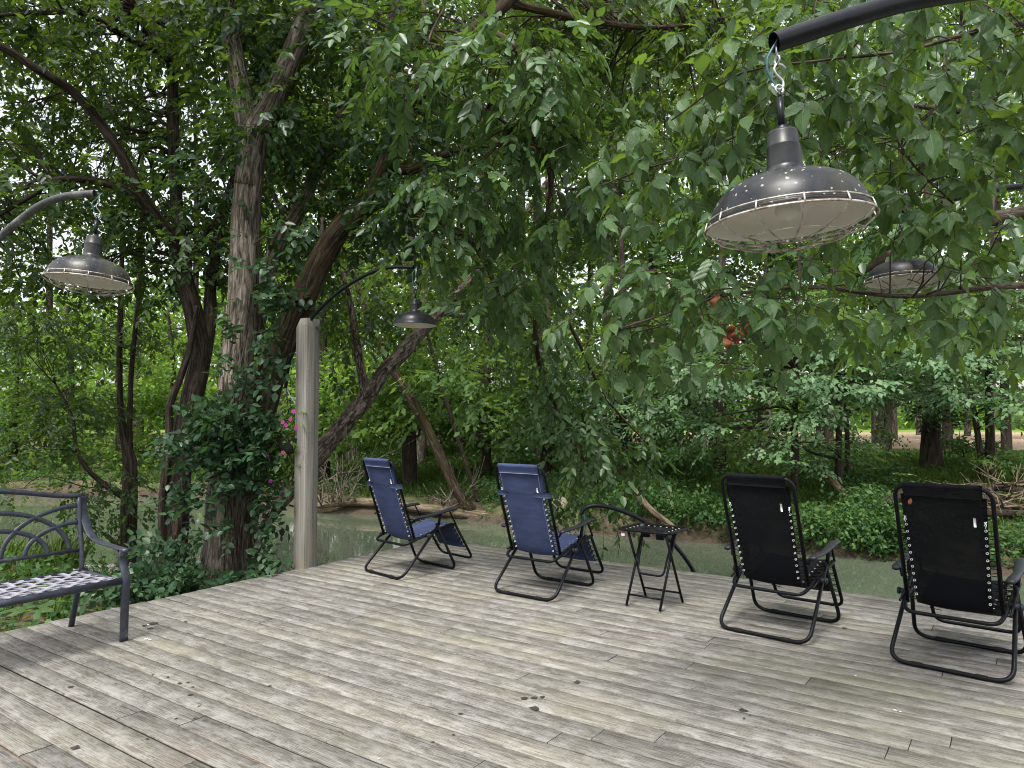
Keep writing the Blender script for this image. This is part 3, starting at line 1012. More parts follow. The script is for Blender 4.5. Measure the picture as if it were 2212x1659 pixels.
HIP, TOP, KNEE, FOOT = (0.20, 0.345), (-0.06, 1.09), (0.69, 0.445), (0.93, 0.07)
APEX_Y, APEX_Z = 0.45, 0.475
def make_chair(fab, blue):
    t = thing('reclining_chair', 'x', 'chair')
    T = 0.0125
    hw = 0.252
    mb = MB(); tube(mb, round_path([(-hw, HIP[0], HIP[1] - .01), (-hw, TOP[0], TOP[1]), (hw, TOP[0], TOP[1]), (hw, HIP[0], HIP[1] - .01)], 0.085, 8), T, 10, attrs=False)
    mb.build('back_frame', 'frame_black', t, True)
    mb = MB(); tube(mb, round_path([(-hw - .014, KNEE[0], KNEE[1]), (-hw - .014, HIP[0], HIP[1]), (-hw + .01, HIP[0] - .11, HIP[1] - .045), (hw - .01, HIP[0] - .11, HIP[1] - .045), (hw + .014, HIP[0], HIP[1]), (hw + .014, KNEE[0], KNEE[1])], 0.07, 8), T, 10, attrs=False)
    mb.build('seat_frame', 'frame_black', t, True)
    mb = MB(); tube(mb, round_path([(-hw, KNEE[0], KNEE[1]), (-hw, FOOT[0], FOOT[1]), (hw, FOOT[0], FOOT[1]), (hw, KNEE[0], KNEE[1])], 0.08, 8), T, 10, attrs=False)
    mb.build('footrest_frame', 'frame_black', t, True)
    for nm, fy in (('leg', 0.0), ('leg', 0.66)):
        mb = MB()
        s = 1 if fy == 0 else -1
        tube(mb, round_path([(-.287, APEX_Y + .02 * s, APEX_Z), (-.318, fy, T), (.318, fy, T), (.287, APEX_Y + .02 * s, APEX_Z)], 0.10, 9), T + .0008, 10, attrs=False)
        leg = mb.build(nm, 'frame_black', t, True)
        for sx_ in (-.165, .165):
            mb = MB()
            xs = np.linspace(-.03, .03, 13)
            tube(mb, np.array([[sx_ + x, fy, T + .0005] for x in xs]), T + .0025 + .0016 * (np.arange(13) % 2), 10, attrs=False)
            mb.build('foot_sleeve', 'cord_black', leg, True)
    for s in (-1, 1):
        mb = MB()
        ys = np.array([.13, .16, .24, .34, .46, .56, .63, .665])
        zs = np.array([.545, .552, .556, .562, .578, .592, .596, .590]) + .0
        xo = np.array([.300, .302, .306, .310, .308, .302, .300, .300]) * s
        wd = np.array([.022, .028, .029, .026, .029, .033, .031, .022])
        P, rr = smooth_path(np.column_stack([xo, ys, zs]), .03, wd)
        tube(mb, P, rr, 12, attrs=False, flat=(1, .50))
        arm = mb.build('armrest', 'plastic_grey', t, True)
        for pa, pb, rb in (((.296, APEX_Y, APEX_Z - .01), (.304, APEX_Y + .02, .572), .013), ((.275, .60, .580), (.272, KNEE[0] - .005, KNEE[1]), .008), ((.283, .175, .545), (.268, HIP[0] - .05, .50), .009)):
            mb = MB()
            tube(mb, [(s * pa[0], pa[1], pa[2]), (s * pb[0], pb[1], pb[2])], rb, 8, attrs=False)
            mb.build('armrest_bracket', 'frame_black', arm, True)
        mb = MB()
        tube(mb, [(s * .266, .32, .372), (s * .325, .32, .372)], np.array([.019, .019]), 12, attrs=False)
        tube(mb, [(s * .325, .32, .372), (s * .338, .32, .372)], np.array([.024, .020]), 12, attrs=False)
        mb.build('locking_knob', 'plastic_grey', t, True)
        mb = MB()      # flat link bar from the hip to the rear leg
        tube(mb, [(s * .292, HIP[0] - .02, HIP[1] - .005), (s * .292, .42, .42), (s * .290, .62, .455)], .008, 8, attrs=False)
        mb.build('link_bar', 'frame_black', t, True)
    # sling: one cloth from over the top bar, down the back, over the seat and down the leg rest
    bx = lambda k: np.array([TOP[0] + (HIP[0] - TOP[0]) * k, TOP[1] + (HIP[1] - TOP[1]) * k])
    prof = [bx(0.10) + (-.020, -.004), bx(0.03) + (-.018, .008), bx(0.0) + (-.006, .016), bx(0.0) + (.010, .010)]
    prof = [bx(0.075) + (-.0165, 0.0), bx(0.02) + (-.017, .006), bx(0.0) + (-.004, .0155)]
    back = [bx(k) + (-.010 * math.sin(math.pi * min(1, k * 1.1)) + .004, 0) for k in np.linspace(0.075, 0.97, 12)]
    seat = [np.array([HIP[0] + .035, HIP[1] - .012]), np.array([HIP[0] + .11, HIP[1] - .004]), np.array([.42, .375]), np.array([.56, .408]), np.array([.66, .440]), np.array([KNEE[0] + .012, KNEE[1] + .002])]
    legp = [np.array([KNEE[0] + (FOOT[0] - KNEE[0]) * k + .006, KNEE[1] + (FOOT[1] - KNEE[1]) * k]) for k in (0.12, 0.3, 0.5, 0.7)]
    prof2 = np.array(back + seat + legp)
    def W2(k, lo, hi):
        return lo + (hi - lo) * k
    xs = np.linspace(-1, 1, 9)
    rows = []
    for i, (y, z) in enumerate(prof2):
        f = i / (len(back) - 1)
        half = 0.222 - 0.018 * min(1, f) if f <= 1 else 0.204
        row = []
        for x in xs:
            sag = (1 - x * x) * (.012 if 0.15 < f else 0.004)
            if f <= 1:
                row.append((x * half, y - sag * .7, z))
            else:
                row.append((x * half, y, z - sag * 1.3 * (1 if z > .3 else .4)))
        rows.append(row)
    rows = np.array(rows)
    g, _ = smooth_rows(rows)
    mb = MB(); sheet(mb, g, 0.0022)
    sling = mb.build('sling', fab, t, True)
    # hem rolled over the top bar
    mb = MB()
    th = np.linspace(R(-30), R(215), 9)
    xs2 = np.linspace(-.205, .205, 9)
    hem = np.array([[(x, TOP[0] + .0165 * math.cos(a), TOP[1] + .0165 * math.sin(a)) for x in xs2] for a in th])
    back_tail = np.array([[(x * 1.0, *(bx(k) + (-.0135, 0))) for x in xs2] for k in (0.03, 0.06, 0.088)])
    sheet(mb, np.concatenate([hem, back_tail]), 0.002)
    mb.build('top_hem', fab, sling, True)
    mb = MB()
    for k in (.082,):
        tube(mb, [(x, *(bx(k) + (-.0165, 0))) for x in (-.2, -.1, 0, .1, .2)], .0011, 4, attrs=False)
    for s in (-1, 1):
        tube(mb, [(s * W2(k, .196, .180), *(bx(k) + (-.010 - .0075 * math.sin(math.pi * min(1, k * 1.1)), 0))) for k in np.linspace(.09, .93, 14)], .0008, 4, attrs=False)
    mb.build('seam', 'thread_pale' if blue else 'cord_black', sling)
    # eyelets and elastic lacing
    em = MB(); ring_mesh(em, (0, 0, 0), np.array([1.0, 0, 0]), np.array([0, 0, 1.0]), .0062, .0022, 12, 6)
    eme = em.mesh('eyelet', 'eyelet_metal', True)
    nb = 11
    for s in (-1, 1):
        mb = MB()
        zig = []
        for j in range(nb):
            k = (0.36 if blue else 0.33) + 0.60 * j / (nb - 1)
            c = bx(k)
            half = 0.222 - .018 * min(1, (k - .075) / .9) - .011
            o = link('eyelet', eme, sling)
            o.location = (s * half, c[0] - .0125, c[1])
            o.rotation_euler = (R(-18), 0, 0)
            kk = k + 0.03
            cc, c2 = bx(kk), bx(kk - .022)
            zig += [(s * half, c[0] - .010, c[1]), (s * (hw + .013), c2[0] - .003, c2[1]), (s * (hw + .006), c2[0] + .014, c2[1] - .004), (s * (hw + .013), cc[0] - .004, cc[1]), (s * (half + .004), bx(kk + .02)[0] - .002, bx(kk + .02)[1])]
        tube(mb, zig, .0028, 5, attrs=False)
        for j in range(7):
            f0, f1 = j / 7, (j + .5) / 7
            y0, z0 = HIP[0] + .06 + (KNEE[0] - HIP[0] - .08) * f0, HIP[1] + .012 + (KNEE[1] - HIP[1]) * f0
            y1, z1 = HIP[0] + .06 + (KNEE[0] - HIP[0] - .08) * f1, HIP[1] + .012 + (KNEE[1] - HIP[1]) * f1
            tube(mb, [(s * .198, y0, z0 - .006), (s * (hw + .024), y1, z1), (s * (hw + .024), y1 + .012, z1 - .004), (s * .198, y1 + .03, z1 - .006)], .003, 5, attrs=False)
            o = link('eyelet', eme, sling)
            o.location = (s * .196, y0, z0 - .001)
            o.rotation_euler = (R(80), 0, 0)
        for j in range(6):
            f = .05 + .72 * j / 6
            y0, z0 = KNEE[0] + (FOOT[0] - KNEE[0]) * f, KNEE[1] + (FOOT[1] - KNEE[1]) * f
            f += .06
            y1, z1 = KNEE[0] + (FOOT[0] - KNEE[0]) * f, KNEE[1] + (FOOT[1] - KNEE[1]) * f
            tube(mb, [(s * .196, y0, z0), (s * (hw + .012), y1 + .004, z1), (s * (hw + .012), y1 - .012, z1 - .01), (s * .196, y1 + .01, z1 - .022)], .003, 5, attrs=False)
            o = link('eyelet', eme, sling)
            o.location = (s * .194, y0 - .003, z0)
            o.rotation_euler = (R(25), 0, 0)
        mb.build('lacing', 'cord_black', t)
        k = 0.285
        mb = MB()
        c = bx(k)
        tube(mb, [(s * .206, c[0] - .016, c[1] - .018), (s * .212, c[0] - .022, c[1] + .004), (s * .202, c[0] - .020, c[1] + .016), (s * .214, c[0] - .018, c[1] + .022), (s * .200, c[0] - .018, c[1] - .004)], .0028, 5, attrs=False)
        if not blue or s < 0:
            mb.build('lace_end', 'label_white', sling)
    def patch(x0, x1, k0, k1, off, name, mat, parent):
        mb = MB()
        g = np.array([[(x, *(bx(k) + (off, 0))) for x in np.linspace(x0, x1, 3)] for k in np.linspace(k0, k1, 3)])
        sheet(mb, g, 0.0015)
        return mb.build(name, mat, parent)
    if blue:
        patch(.158, .172, .235, .29, -.024, 'care_label', 'label_white', sling)
        for s in (-1, 1):
            mb = MB()
            x0, x1 = (.128, hw + .017) if s > 0 else (.165, hw + .017)
            g = []
            for k in np.linspace(.288, .345, 4):
                c = bx(k)
                g.append([(s * x0, c[0] - .0215, c[1]), (s * (x0 + x1) / 2, c[0] - .024, c[1]), (s * (x1 - .006), c[0] - .021, c[1]), (s * x1, c[0] - .004, c[1]), (s * (x1 - .006), c[0] + .018, c[1]), (s * .20, c[0] + .022, c[1])])
            sheet(mb, g, 0.003)
            mb.build('pillow_strap', fab, t)
        mb = MB()
        tube(mb, [(x, *(bx(.315) + (-.021 - .004 * (1 - (x / .2) ** 2), 0))) for x in np.linspace(-.17, .13, 8)], .0012, 4, attrs=False)
        mb.build('pillow_elastic', 'cord_black', t)
        mb = MB()     # head pillow on the front of the back rest
        g = np.array([[(x, *(bx(k) + (.02 + .03 * math.sin(math.pi * (k - .03) / .3) * (1 - (x / .22) ** 4), 0))) for x in np.linspace(-.2, .2, 7)] for k in np.linspace(.03, .33, 7)])
        sheet(mb, g, 0.02)
        mb.build('head_pillow', fab, t, True)
    else:
        patch(.150, .163, .235, .305, -.022, 'care_label', 'label_white', sling)
    return t
def smooth_rows(rows):
    a, b = rows.shape[:2]
    cols = [smooth_path(rows[:, j], 0.045)[0] for j in range(b)]
    n = min(len(c) for c in cols)
    out = []
    for c in cols:
        t = np.linspace(0, len(c) - 1, n)
        i = np.floor(t).astype(int)
        j = np.minimum(i + 1, len(c) - 1)
        f = (t - i)[:, None]
        out.append(c[i] * (1 - f) + c[j] * f)
    return np.stack(out, 1), n
blue0 = make_chair('fabric_blue', True)
blue1 = copy_tree(blue0)
black0 = make_chair('fabric_black', False)
black1 = copy_tree(black0)
for o, (x, y), (fx, fy), lab, grp in (
        (blue0, (-1.235, 6.95), (0.71, 0.70), 'blue sling reclining chair nearest the tall timber post', 'blue reclining chairs'),
        (blue1, (0.085, 6.13), (0.60, 0.80), 'blue sling reclining chair beside the small black folding table', 'blue reclining chairs'),
        (black0, (1.70, 5.03), (0.66, 0.75), 'black mesh reclining chair just past the folding table', 'black reclining chairs'),
        (black1, (2.555, 4.33), (0.66, 0.75), 'black mesh reclining chair with an orange leaf on its back', 'black reclining chairs')):
    o['label'], o['group'] = lab, grp
    o.location = (x, y, 0.002)
    o.rotation_euler = (0, 0, -math.atan2(fx, fy))

# ------------------------------------------------------------------ folding table
def make_table():
    t = thing('folding_table', 'small black folding table with lace-edged top and two cup holes', 'table')
    a, b, H = .22, .185, .60          # half length (x), half depth (y)
    mb = MB()
    P = round_path([(0, -b, H), (a, -b, H), (a, b, H), (-a, b, H), (-a, -b, H), (0, -b, H)], .05, 6)[:-1]
    tube(mb, P, .011, 8, closed=True, attrs=False)
    rim = mb.build('rim', 'frame_black', t, True)
    mb = MB()
    holes = ((-.075, .03), (.075, -.03))
    g = np.array([[(x, y, H - .004) for y in np.linspace(-b + .035, b - .035, 23)] for x in np.linspace(-a + .04, a - .04, 31)])
    n0, n1 = g.shape[:2]
    idx = np.arange(n0 * n1).reshape(n0, n1)
    q = np.stack([idx[:-1, :-1], idx[1:, :-1], idx[1:, 1:], idx[:-1, 1:]], -1).reshape(-1, 4)
    cen = g.reshape(-1, 3)[q].mean(1)
    keep = np.ones(len(q), bool)
    for hx, hy in holes:
        keep &= np.hypot(cen[:, 0] - hx, cen[:, 1] - hy) > .034
    mb.add(g.reshape(-1, 3), q[keep])
    top = mb.build('table_top', 'fabric_black', t)
    for hx, hy in holes:
        mb = MB()
        lathe(mb, [(.040, H - .001), (.035, H + .001), (.033, H - .01), (.031, H - .075), (.0, H - .075)], 18)
        for v in mb.V:
            v[:, 0] += hx; v[:, 1] += hy
        mb.build('cup_holder', 'cord_black', top, True)
    em = MB(); ring_mesh(em, (0, 0, 0), np.array([1.0, 0, 0]), np.array([0, 1.0, 0]), .0065, .0022, 10, 5)
    eme = em.mesh('eyelet', 'eyelet_metal', True)
    lace = MB()
    for x in np.linspace(-a + .06, a - .06, 7):
        for s in (-1, 1):
            link('eyelet', eme, top, (x, s * (b - .046), H - .001))
            tube(lace, [(x, s * (b - .046), H - .002), (x + .018, s * (b + .002), H + .010), (x + .024, s * (b + .002), H + .008), (x + .042, s * (b - .046), H - .002)], .0025, 4, attrs=False)
    for y in np.linspace(-b + .06, b - .06, 5):
        for s in (-1, 1):
            link('eyelet', eme, top, (s * (a - .05), y, H - .001))
            tube(lace, [(s * (a - .05), y, H - .002), (s * (a + .002), y + .016, H + .010), (s * (a + .002), y + .022, H + .008), (s * (a - .05), y + .04, H - .002)], .0025, 4, attrs=False)
    lace.build('lacing', 'cord_black', top)
    for s in (-1, 1):
        for e, x in ((1, .145), (-1, .165)):
            mb = MB()
            tube(mb, [(s * x, -e * .185, .006), (s * x, e * .115, H - .012)], .0105, 8, attrs=False)
            mb.build('leg', 'frame_black', t, True)
    for e, z, y, x in ((1, .085, -.185 + .300 * .085 / .588, .145), (-1, .085, .185 - .300 * .085 / .588, .165)):
        mb = MB(); tube(mb, [(-x, y, z), (x, y, z)], .008, 8, attrs=False)
        mb.build('crossbar', 'frame_black', t, True)
    mb = MB()
    tube(mb, round_path([(-.135, .10, H - .02), (-.12, -.02, .33), (-.11, -.05, .24), (.11, -.05, .24), (.12, -.02, .33), (.135, .10, H - .02)], .06, 7), .0085, 8, attrs=False)
    mb.build('locking_brace', 'frame_black', t, True)
    mb = MB()
    sheet(mb, np.array([[(-a + .02 + x, -b + .02, H - .03 - z) for x in (0, .035)] for z in (0, .022)]), .001)
    mb.build('paper_tag', 'label_white', t)
    return t
tb = make_table()
tb.location = (1.135, 5.90, 0.002)
tb.rotation_euler = (0, 0, -R(37.5))

# ------------------------------------------------------------------ bench (runs out of the picture on the left)
def make_bench():
    t = thing('garden_bench', 'blue-grey metal garden bench with woven vinyl strap seat at the deck edge', 'bench')
    # local: x along the bench away from the end we see, y towards its front, z up
    Lb = 1.22
    arm_prof = [(.10, .935), (.075, .88), (.10, .80), (.145, .72), (.22, .655), (.33, .625), (.47, .615), (.62, .605), (.655, .603)]
    leg_prof = [(.635, .60), (.615, .555), (.63, .50), (.665, .45), (.672, .40), (.665, .25), (.66, .0)]
    for x0 in (.0, Lb):
        mb = MB()
        P, _ = smooth_path([(x0, y, z) for y, z in arm_prof], .03)
        band(mb, P, (1, 0, 0), .055, .010)
        tube(mb, [(x0 - .028, .665, .600), (x0 + .028, .665, .600)], .014, 10, attrs=False)
        mb.build('armrest', 'bench_metal', t, True)
        mb = MB()
        P, _ = smooth_path([(x0, y, z) for y, z in leg_prof], .03)
        band(mb, P, (1, 0, 0), .050, .020)
        mb.build('leg', 'bench_metal', t)
        mb = MB()
        P, _ = smooth_path([(x0 + (.035 if x0 == 0 else -.035), y, z) for y, z in ((.085, .93), (.11, .75), (.15, .55), (.16, .40))], .05)
        tube(mb, P, .017, 10, attrs=False)
        mb.build('back_post', 'bench_metal', t, True)
        mb = MB()
        P, _ = smooth_path([(x0 + (.02 if x0 == 0 else -.02), y, z) for y, z in ((.15, .42), (.08, .25), (.0, .0))], .05)
        tube(mb, P, .02, 8, attrs=False)
        mb.build('leg', 'bench_metal', t, True)
    def backpt(x, z):
        k = (z - .40) / .53
        return (x, .16 - .075 * k - .0, z)
    xs = np.linspace(.0, Lb, 30)
    mb = MB(); tube(mb, [backpt(x, .935 + .075 * math.sin(math.pi * x / Lb) ** 2) for x in xs], .018, 10, attrs=False)
    mb.build('top_rail', 'bench_metal', t, True)
    mb = MB(); tube(mb, [backpt(x, .56) for x in (.035, Lb / 2, Lb - .035)], .014, 8, attrs=False)
    mb.build('back_rail', 'bench_metal', t, True)
    for cx, sgn in ((.035, 1), (Lb / 2, -1), (Lb / 2, 1), (Lb - .035, -1)):
        for a_, b_ in ((.50, .31), (.36, .195)):
            mb = MB()
            P = np.array([backpt(cx + sgn * a_ * math.sin(q), .56 + b_ * math.cos(q)) for q in np.linspace(0, math.pi / 2, 18)])
            tube(mb, P, .016, 8, attrs=False, flat=(.5, 1))
            mb.build('back_arc', 'bench_metal', t, True)
    mb = MB()
    tube(mb, [(0.0, .655, .40), (Lb, .655, .40)], .024, 8, attrs=False)
    mb.build('seat_rail', 'bench_metal', t)
    mb = MB()
    tube(mb, [(0.0, .165, .41), (Lb, .165, .41)], .018, 8, attrs=False)
    mb.build('seat_rail', 'bench_metal', t, True)
    for x0 in (.04, Lb - .04):
        mb = MB()
        tube(mb, [(x0, .165, .41), (x0, .655, .405)], .016, 8, attrs=False)
        mb.build('seat_rail', 'bench_metal', t, True)
    ny, nx = 5, 13
    xsx = [.10 + i * (Lb - .2) / (nx - 1) for i in range(nx)]
    ysy = [.235 + j * .355 / (ny - 1) for j in range(ny)]
    for i, x in enumerate(xsx):
        mb = MB()
        g = []
        for k, y in enumerate(np.linspace(.15, .665, 25)):
            ph = sum(((1 if (i + j) % 2 else -1) * math.exp(-((y - yy) / .03) ** 2)) for j, yy in enumerate(ysy))
            g.append([(x + dx, y, .424 + .004 * ph - .012 * math.sin(math.pi * (y - .15) / .515)) for dx in (-.021, 0, .021)])
        sheet(mb, np.array(g), .0018)
        mb.build('seat_strap', 'strap_vinyl', t, True)
    for j, y in enumerate(ysy):
        mb = MB()
        g = []
        sg = -.012 * math.sin(math.pi * (y - .15) / .515)
        for x in np.linspace(.03, Lb - .03, 60):
            ph = sum(((-1 if (i + j) % 2 else 1) * math.exp(-((x - xx) / .028) ** 2)) for i, xx in enumerate(xsx))
            g.append([(x, y + dy, .424 + .004 * ph + sg) for dy in (-.019, 0, .019)])
        sheet(mb, np.array(g), .0018)
        mb.build('seat_strap', 'strap_vinyl', t, True)
    return t
def band(mb, P, ax_, w, th):
    """flat bar of width w (along ax_) and thickness th swept along P"""
    P = np.asarray(P, float)
    T = np.gradient(P, axis=0)
    T /= np.linalg.norm(T, axis=1)[:, None]
    A = np.array(ax_, float)
    N = np.cross(T, A)
    N /= np.linalg.norm(N, axis=1)[:, None]
    b = .18
    sec = [(-1, -1 + b), (-1 + b * .4, -1), (1 - b * .4, -1), (1, -1 + b), (1, 1 - b), (1 - b * .4, 1), (-1 + b * .4, 1), (-1, 1 - b)]
    V = np.stack([P + A * (s * w / 2) + N * (q * th / 2) for s, q in sec], 1)
    n, k = V.shape[:2]
    idx = np.arange(n * k).reshape(n, k)
    F = [np.stack([idx[:-1], np.roll(idx[:-1], -1, 1), np.roll(idx[1:], -1, 1), idx[1:]], -1).reshape(-1, 4), idx[0][::-1].reshape(1, -1), idx[-1].reshape(1, -1)]
    mb.add(V.reshape(-1, 3), F)
bn = make_bench()
# the visible front leg stands at (-2.60, 4.94); the bench runs towards the camera along the deck edge
bd = R(33.5)
bx_, by_ = np.array([-math.sin(bd), -math.cos(bd)]), np.array([math.cos(bd), -math.sin(bd)])
p0 = np.array([-2.60, 4.94]) - by_ * .66
bn.matrix_world = Matrix(((bx_[0], by_[0], 0, p0[0]), (bx_[1], by_[1], 0, p0[1]), (0, 0, 1, 0.002), (0, 0, 0, 1)))

# ------------------------------------------------------------------ timber post
m, nt, out = new_mat('post_wood')
tc = texco(nt)
g1 = noise_tex(nt, vmul(nt, tc, (55, 55, 1.3)), 1.0, 5, 0.65, 0.3)
g2 = noise_tex(nt, vmul(nt, tc, (16, 16, 0.9)), 1.0, 4, 0.6, 1.4)
kn = nt.nodes.new('ShaderNodeTexVoronoi'); kn.inputs['Scale'].default_value = 1.0
lk(nt, vmul(nt, tc, (5.5, 5.5, 2.1)), kn.inputs['Vector'])
ring = math_n(nt, 'MULTIPLY', math_n(nt, 'SINE', math_n(nt, 'MULTIPLY', kn.outputs['Distance'], 75.0)), mapr(nt, kn.outputs['Distance'], 0.10, 0.45, 0.28, 0.0))
hh = math_n(nt, 'ADD', math_n(nt, 'ADD', math_n(nt, 'MULTIPLY', g1.outputs[0], .72), math_n(nt, 'MULTIPLY', g2.outputs[0], .28)), math_n(nt, 'MULTIPLY', ring, .16))
cr = ramp(nt, [(0.30, (0.065, 0.060, 0.052)), (0.44, (0.155, 0.145, 0.128)), (0.58, (0.225, 0.212, 0.190)), (0.74, (0.30, 0.288, 0.265))])
lk(nt, hh, cr.inputs[0])
c = mixc(nt, mapr(nt, kn.outputs['Distance'], 0.06, 0.12, 0.6, 0.0), cr.outputs[0], (0.14, 0.115, 0.085))
sxx = nt.nodes.new('ShaderNodeSeparateXYZ'); lk(nt, tc, sxx.inputs[0])
alg = noise_tex(nt, tc, 4.0, 4, 0.6)
c = mixc(nt, math_n(nt, 'MULTIPLY', mapr(nt, sxx.outputs[2], 0.9, 0.0, 0.0, 0.55), mapr(nt, alg.outputs[0], 0.4, 0.6)), c, (0.20, 0.185, 0.12))
principled(nt, out, c, 0.85, 0, 0.2, bump(nt, hh, 0.4, 0.008))
M['post_wood'] = m
pc = G(656, 1229, 0)[:2]
PW = 0.165
pcen = pc + (-du - dv) * PW / 2
post = thing('timber_post', 'tall square weathered timber post with a chamfered top at the deck edge', 'post', (pcen[0], pcen[1], 0), -UA)
mb = MB()
h = PW / 2
zt = W(668, 686, 7.25)[2]
zs_ = np.concatenate([np.linspace(-1.2, zt - .085, 9), [zt]])
ringv = []
for i, z in enumerate(zs_):
    k = 0.085 * 0.75 if i == len(zs_) - 1 else 0
    bv = .004
    jx, jy = (pr.uniform(-.0015, .0015) for _ in range(2))
    ringv.append([(-h + k + jx + bv, -h + jy, z), (h - bv, -h + jy, z), (h, -h + bv, z), (h, h - bv, z), (h - bv, h, z), (-h + k + bv, h, z), (-h + k + jx, h - bv, z), (-h + k + jx, -h + bv, z)])
V = np.array(ringv)
n, k = V.shape[:2]
idx = np.arange(n * k).reshape(n, k)
mb.add(V.reshape(-1, 3), [np.stack([idx[:-1], np.roll(idx[:-1], -1, 1), np.roll(idx[1:], -1, 1), idx[1:]], -1).reshape(-1, 4), idx[-1].reshape(1, -1), idx[0][::-1].reshape(1, -1)])
mb.build('post_shaft', 'post_wood', post)
mb = MB()
q = np.array(pcen)
for z in (zt - .10, zt - .32):
    tube(mb, [(.0, h - .002, z), (.0, h + .035, z)], .012, 8, attrs=False)
mb.build('pipe_clip', 'hook_zinc', post)

# ------------------------------------------------------------------ lamps and their bent pipe arms
def pipe(name, label, spec, r, mat='pvc_black', group='bent black pipe arms', open_end=True):
    P = [W(*s) for s in spec]
    base = P[0]
    t = thing(name, label, 'pipe arm', base, 0, group)
    Q, _ = smooth_path(P, .04)
    mb = MB()
    tube(mb, Q - base, r, 14, cap=False, attrs=False)
    tube(mb, Q - base, r * .82, 14, cap=False, attrs=False)
    for e in (0, -1):
        tgt = Q[1] - Q[0] if e == 0 else Q[-1] - Q[-2]
        tube(mb, [Q[e] - base - tgt * .001, Q[e] - base + tgt * .001], r, 14, cap=False, attrs=False)
    mb.build('pipe', mat, t, True)
    return t, Q

def shade_mat(name, spots, dusty):
    m, nt, out = new_mat(name)
    tc = texco(nt)
    n = noise_tex(nt, tc, 22, 4, 0.65)
    c = mixc(nt, mapr(nt, n.outputs[0], 0.35, 0.7), (0.008, 0.009, 0.013), (0.020, 0.021, 0.027))
    n3 = noise_tex(nt, tc, 5.0, 5, 0.7)
    sz = nt.nodes.new('ShaderNodeSeparateXYZ'); lk(nt, tc, sz.inputs[0])
    c = mixc(nt, math_n(nt, 'MULTIPLY', mapr(nt, n3.outputs[0], 0.40, 0.62), dusty), c, (0.052, 0.052, 0.036))
    v = nt.nodes.new('ShaderNodeTexVoronoi'); v.inputs['Scale'].default_value = 62.0
    wn_ = nt.nodes.new('ShaderNodeVectorMath'); wn_.operation = 'ADD'
    lk(nt, tc, wn_.inputs[0]); lk(nt, vmul(nt, noise_tex(nt, tc, 55, 2, .5).outputs['Color'], (.012, .012, .012)), wn_.inputs[1])
    lk(nt, wn_.outputs[0], v.inputs['Vector'])
    sizes = mapr(nt, v.outputs['Color'], 0.3, 1.0, 0.0, 0.27)
    dots = math_n(nt, 'LESS_THAN', v.outputs['Distance'], math_n(nt, 'MULTIPLY', sizes, spots))
    lowband = mapr(nt, sz.outputs[2], 0.135, 0.10, 0.0, 1.0)
    c = mixc(nt, math_n(nt, 'MULTIPLY', dots, math_n(nt, 'MULTIPLY', lowband, 0.65)), c, (0.34, 0.35, 0.30))
    principled(nt, out, c, mapr(nt, n3.outputs[0], 0.3, 0.7, 0.26, 0.5), 0.0, 0.28, bump(nt, n.outputs[0], 0.08, 0.002))
    M[name] = m
shade_mat('shade_spotted', 1.35, 0.55)
shade_mat('shade_dusty', 1.1, 0.95)
shade_mat('shade_clean', 0.45, 0.15)

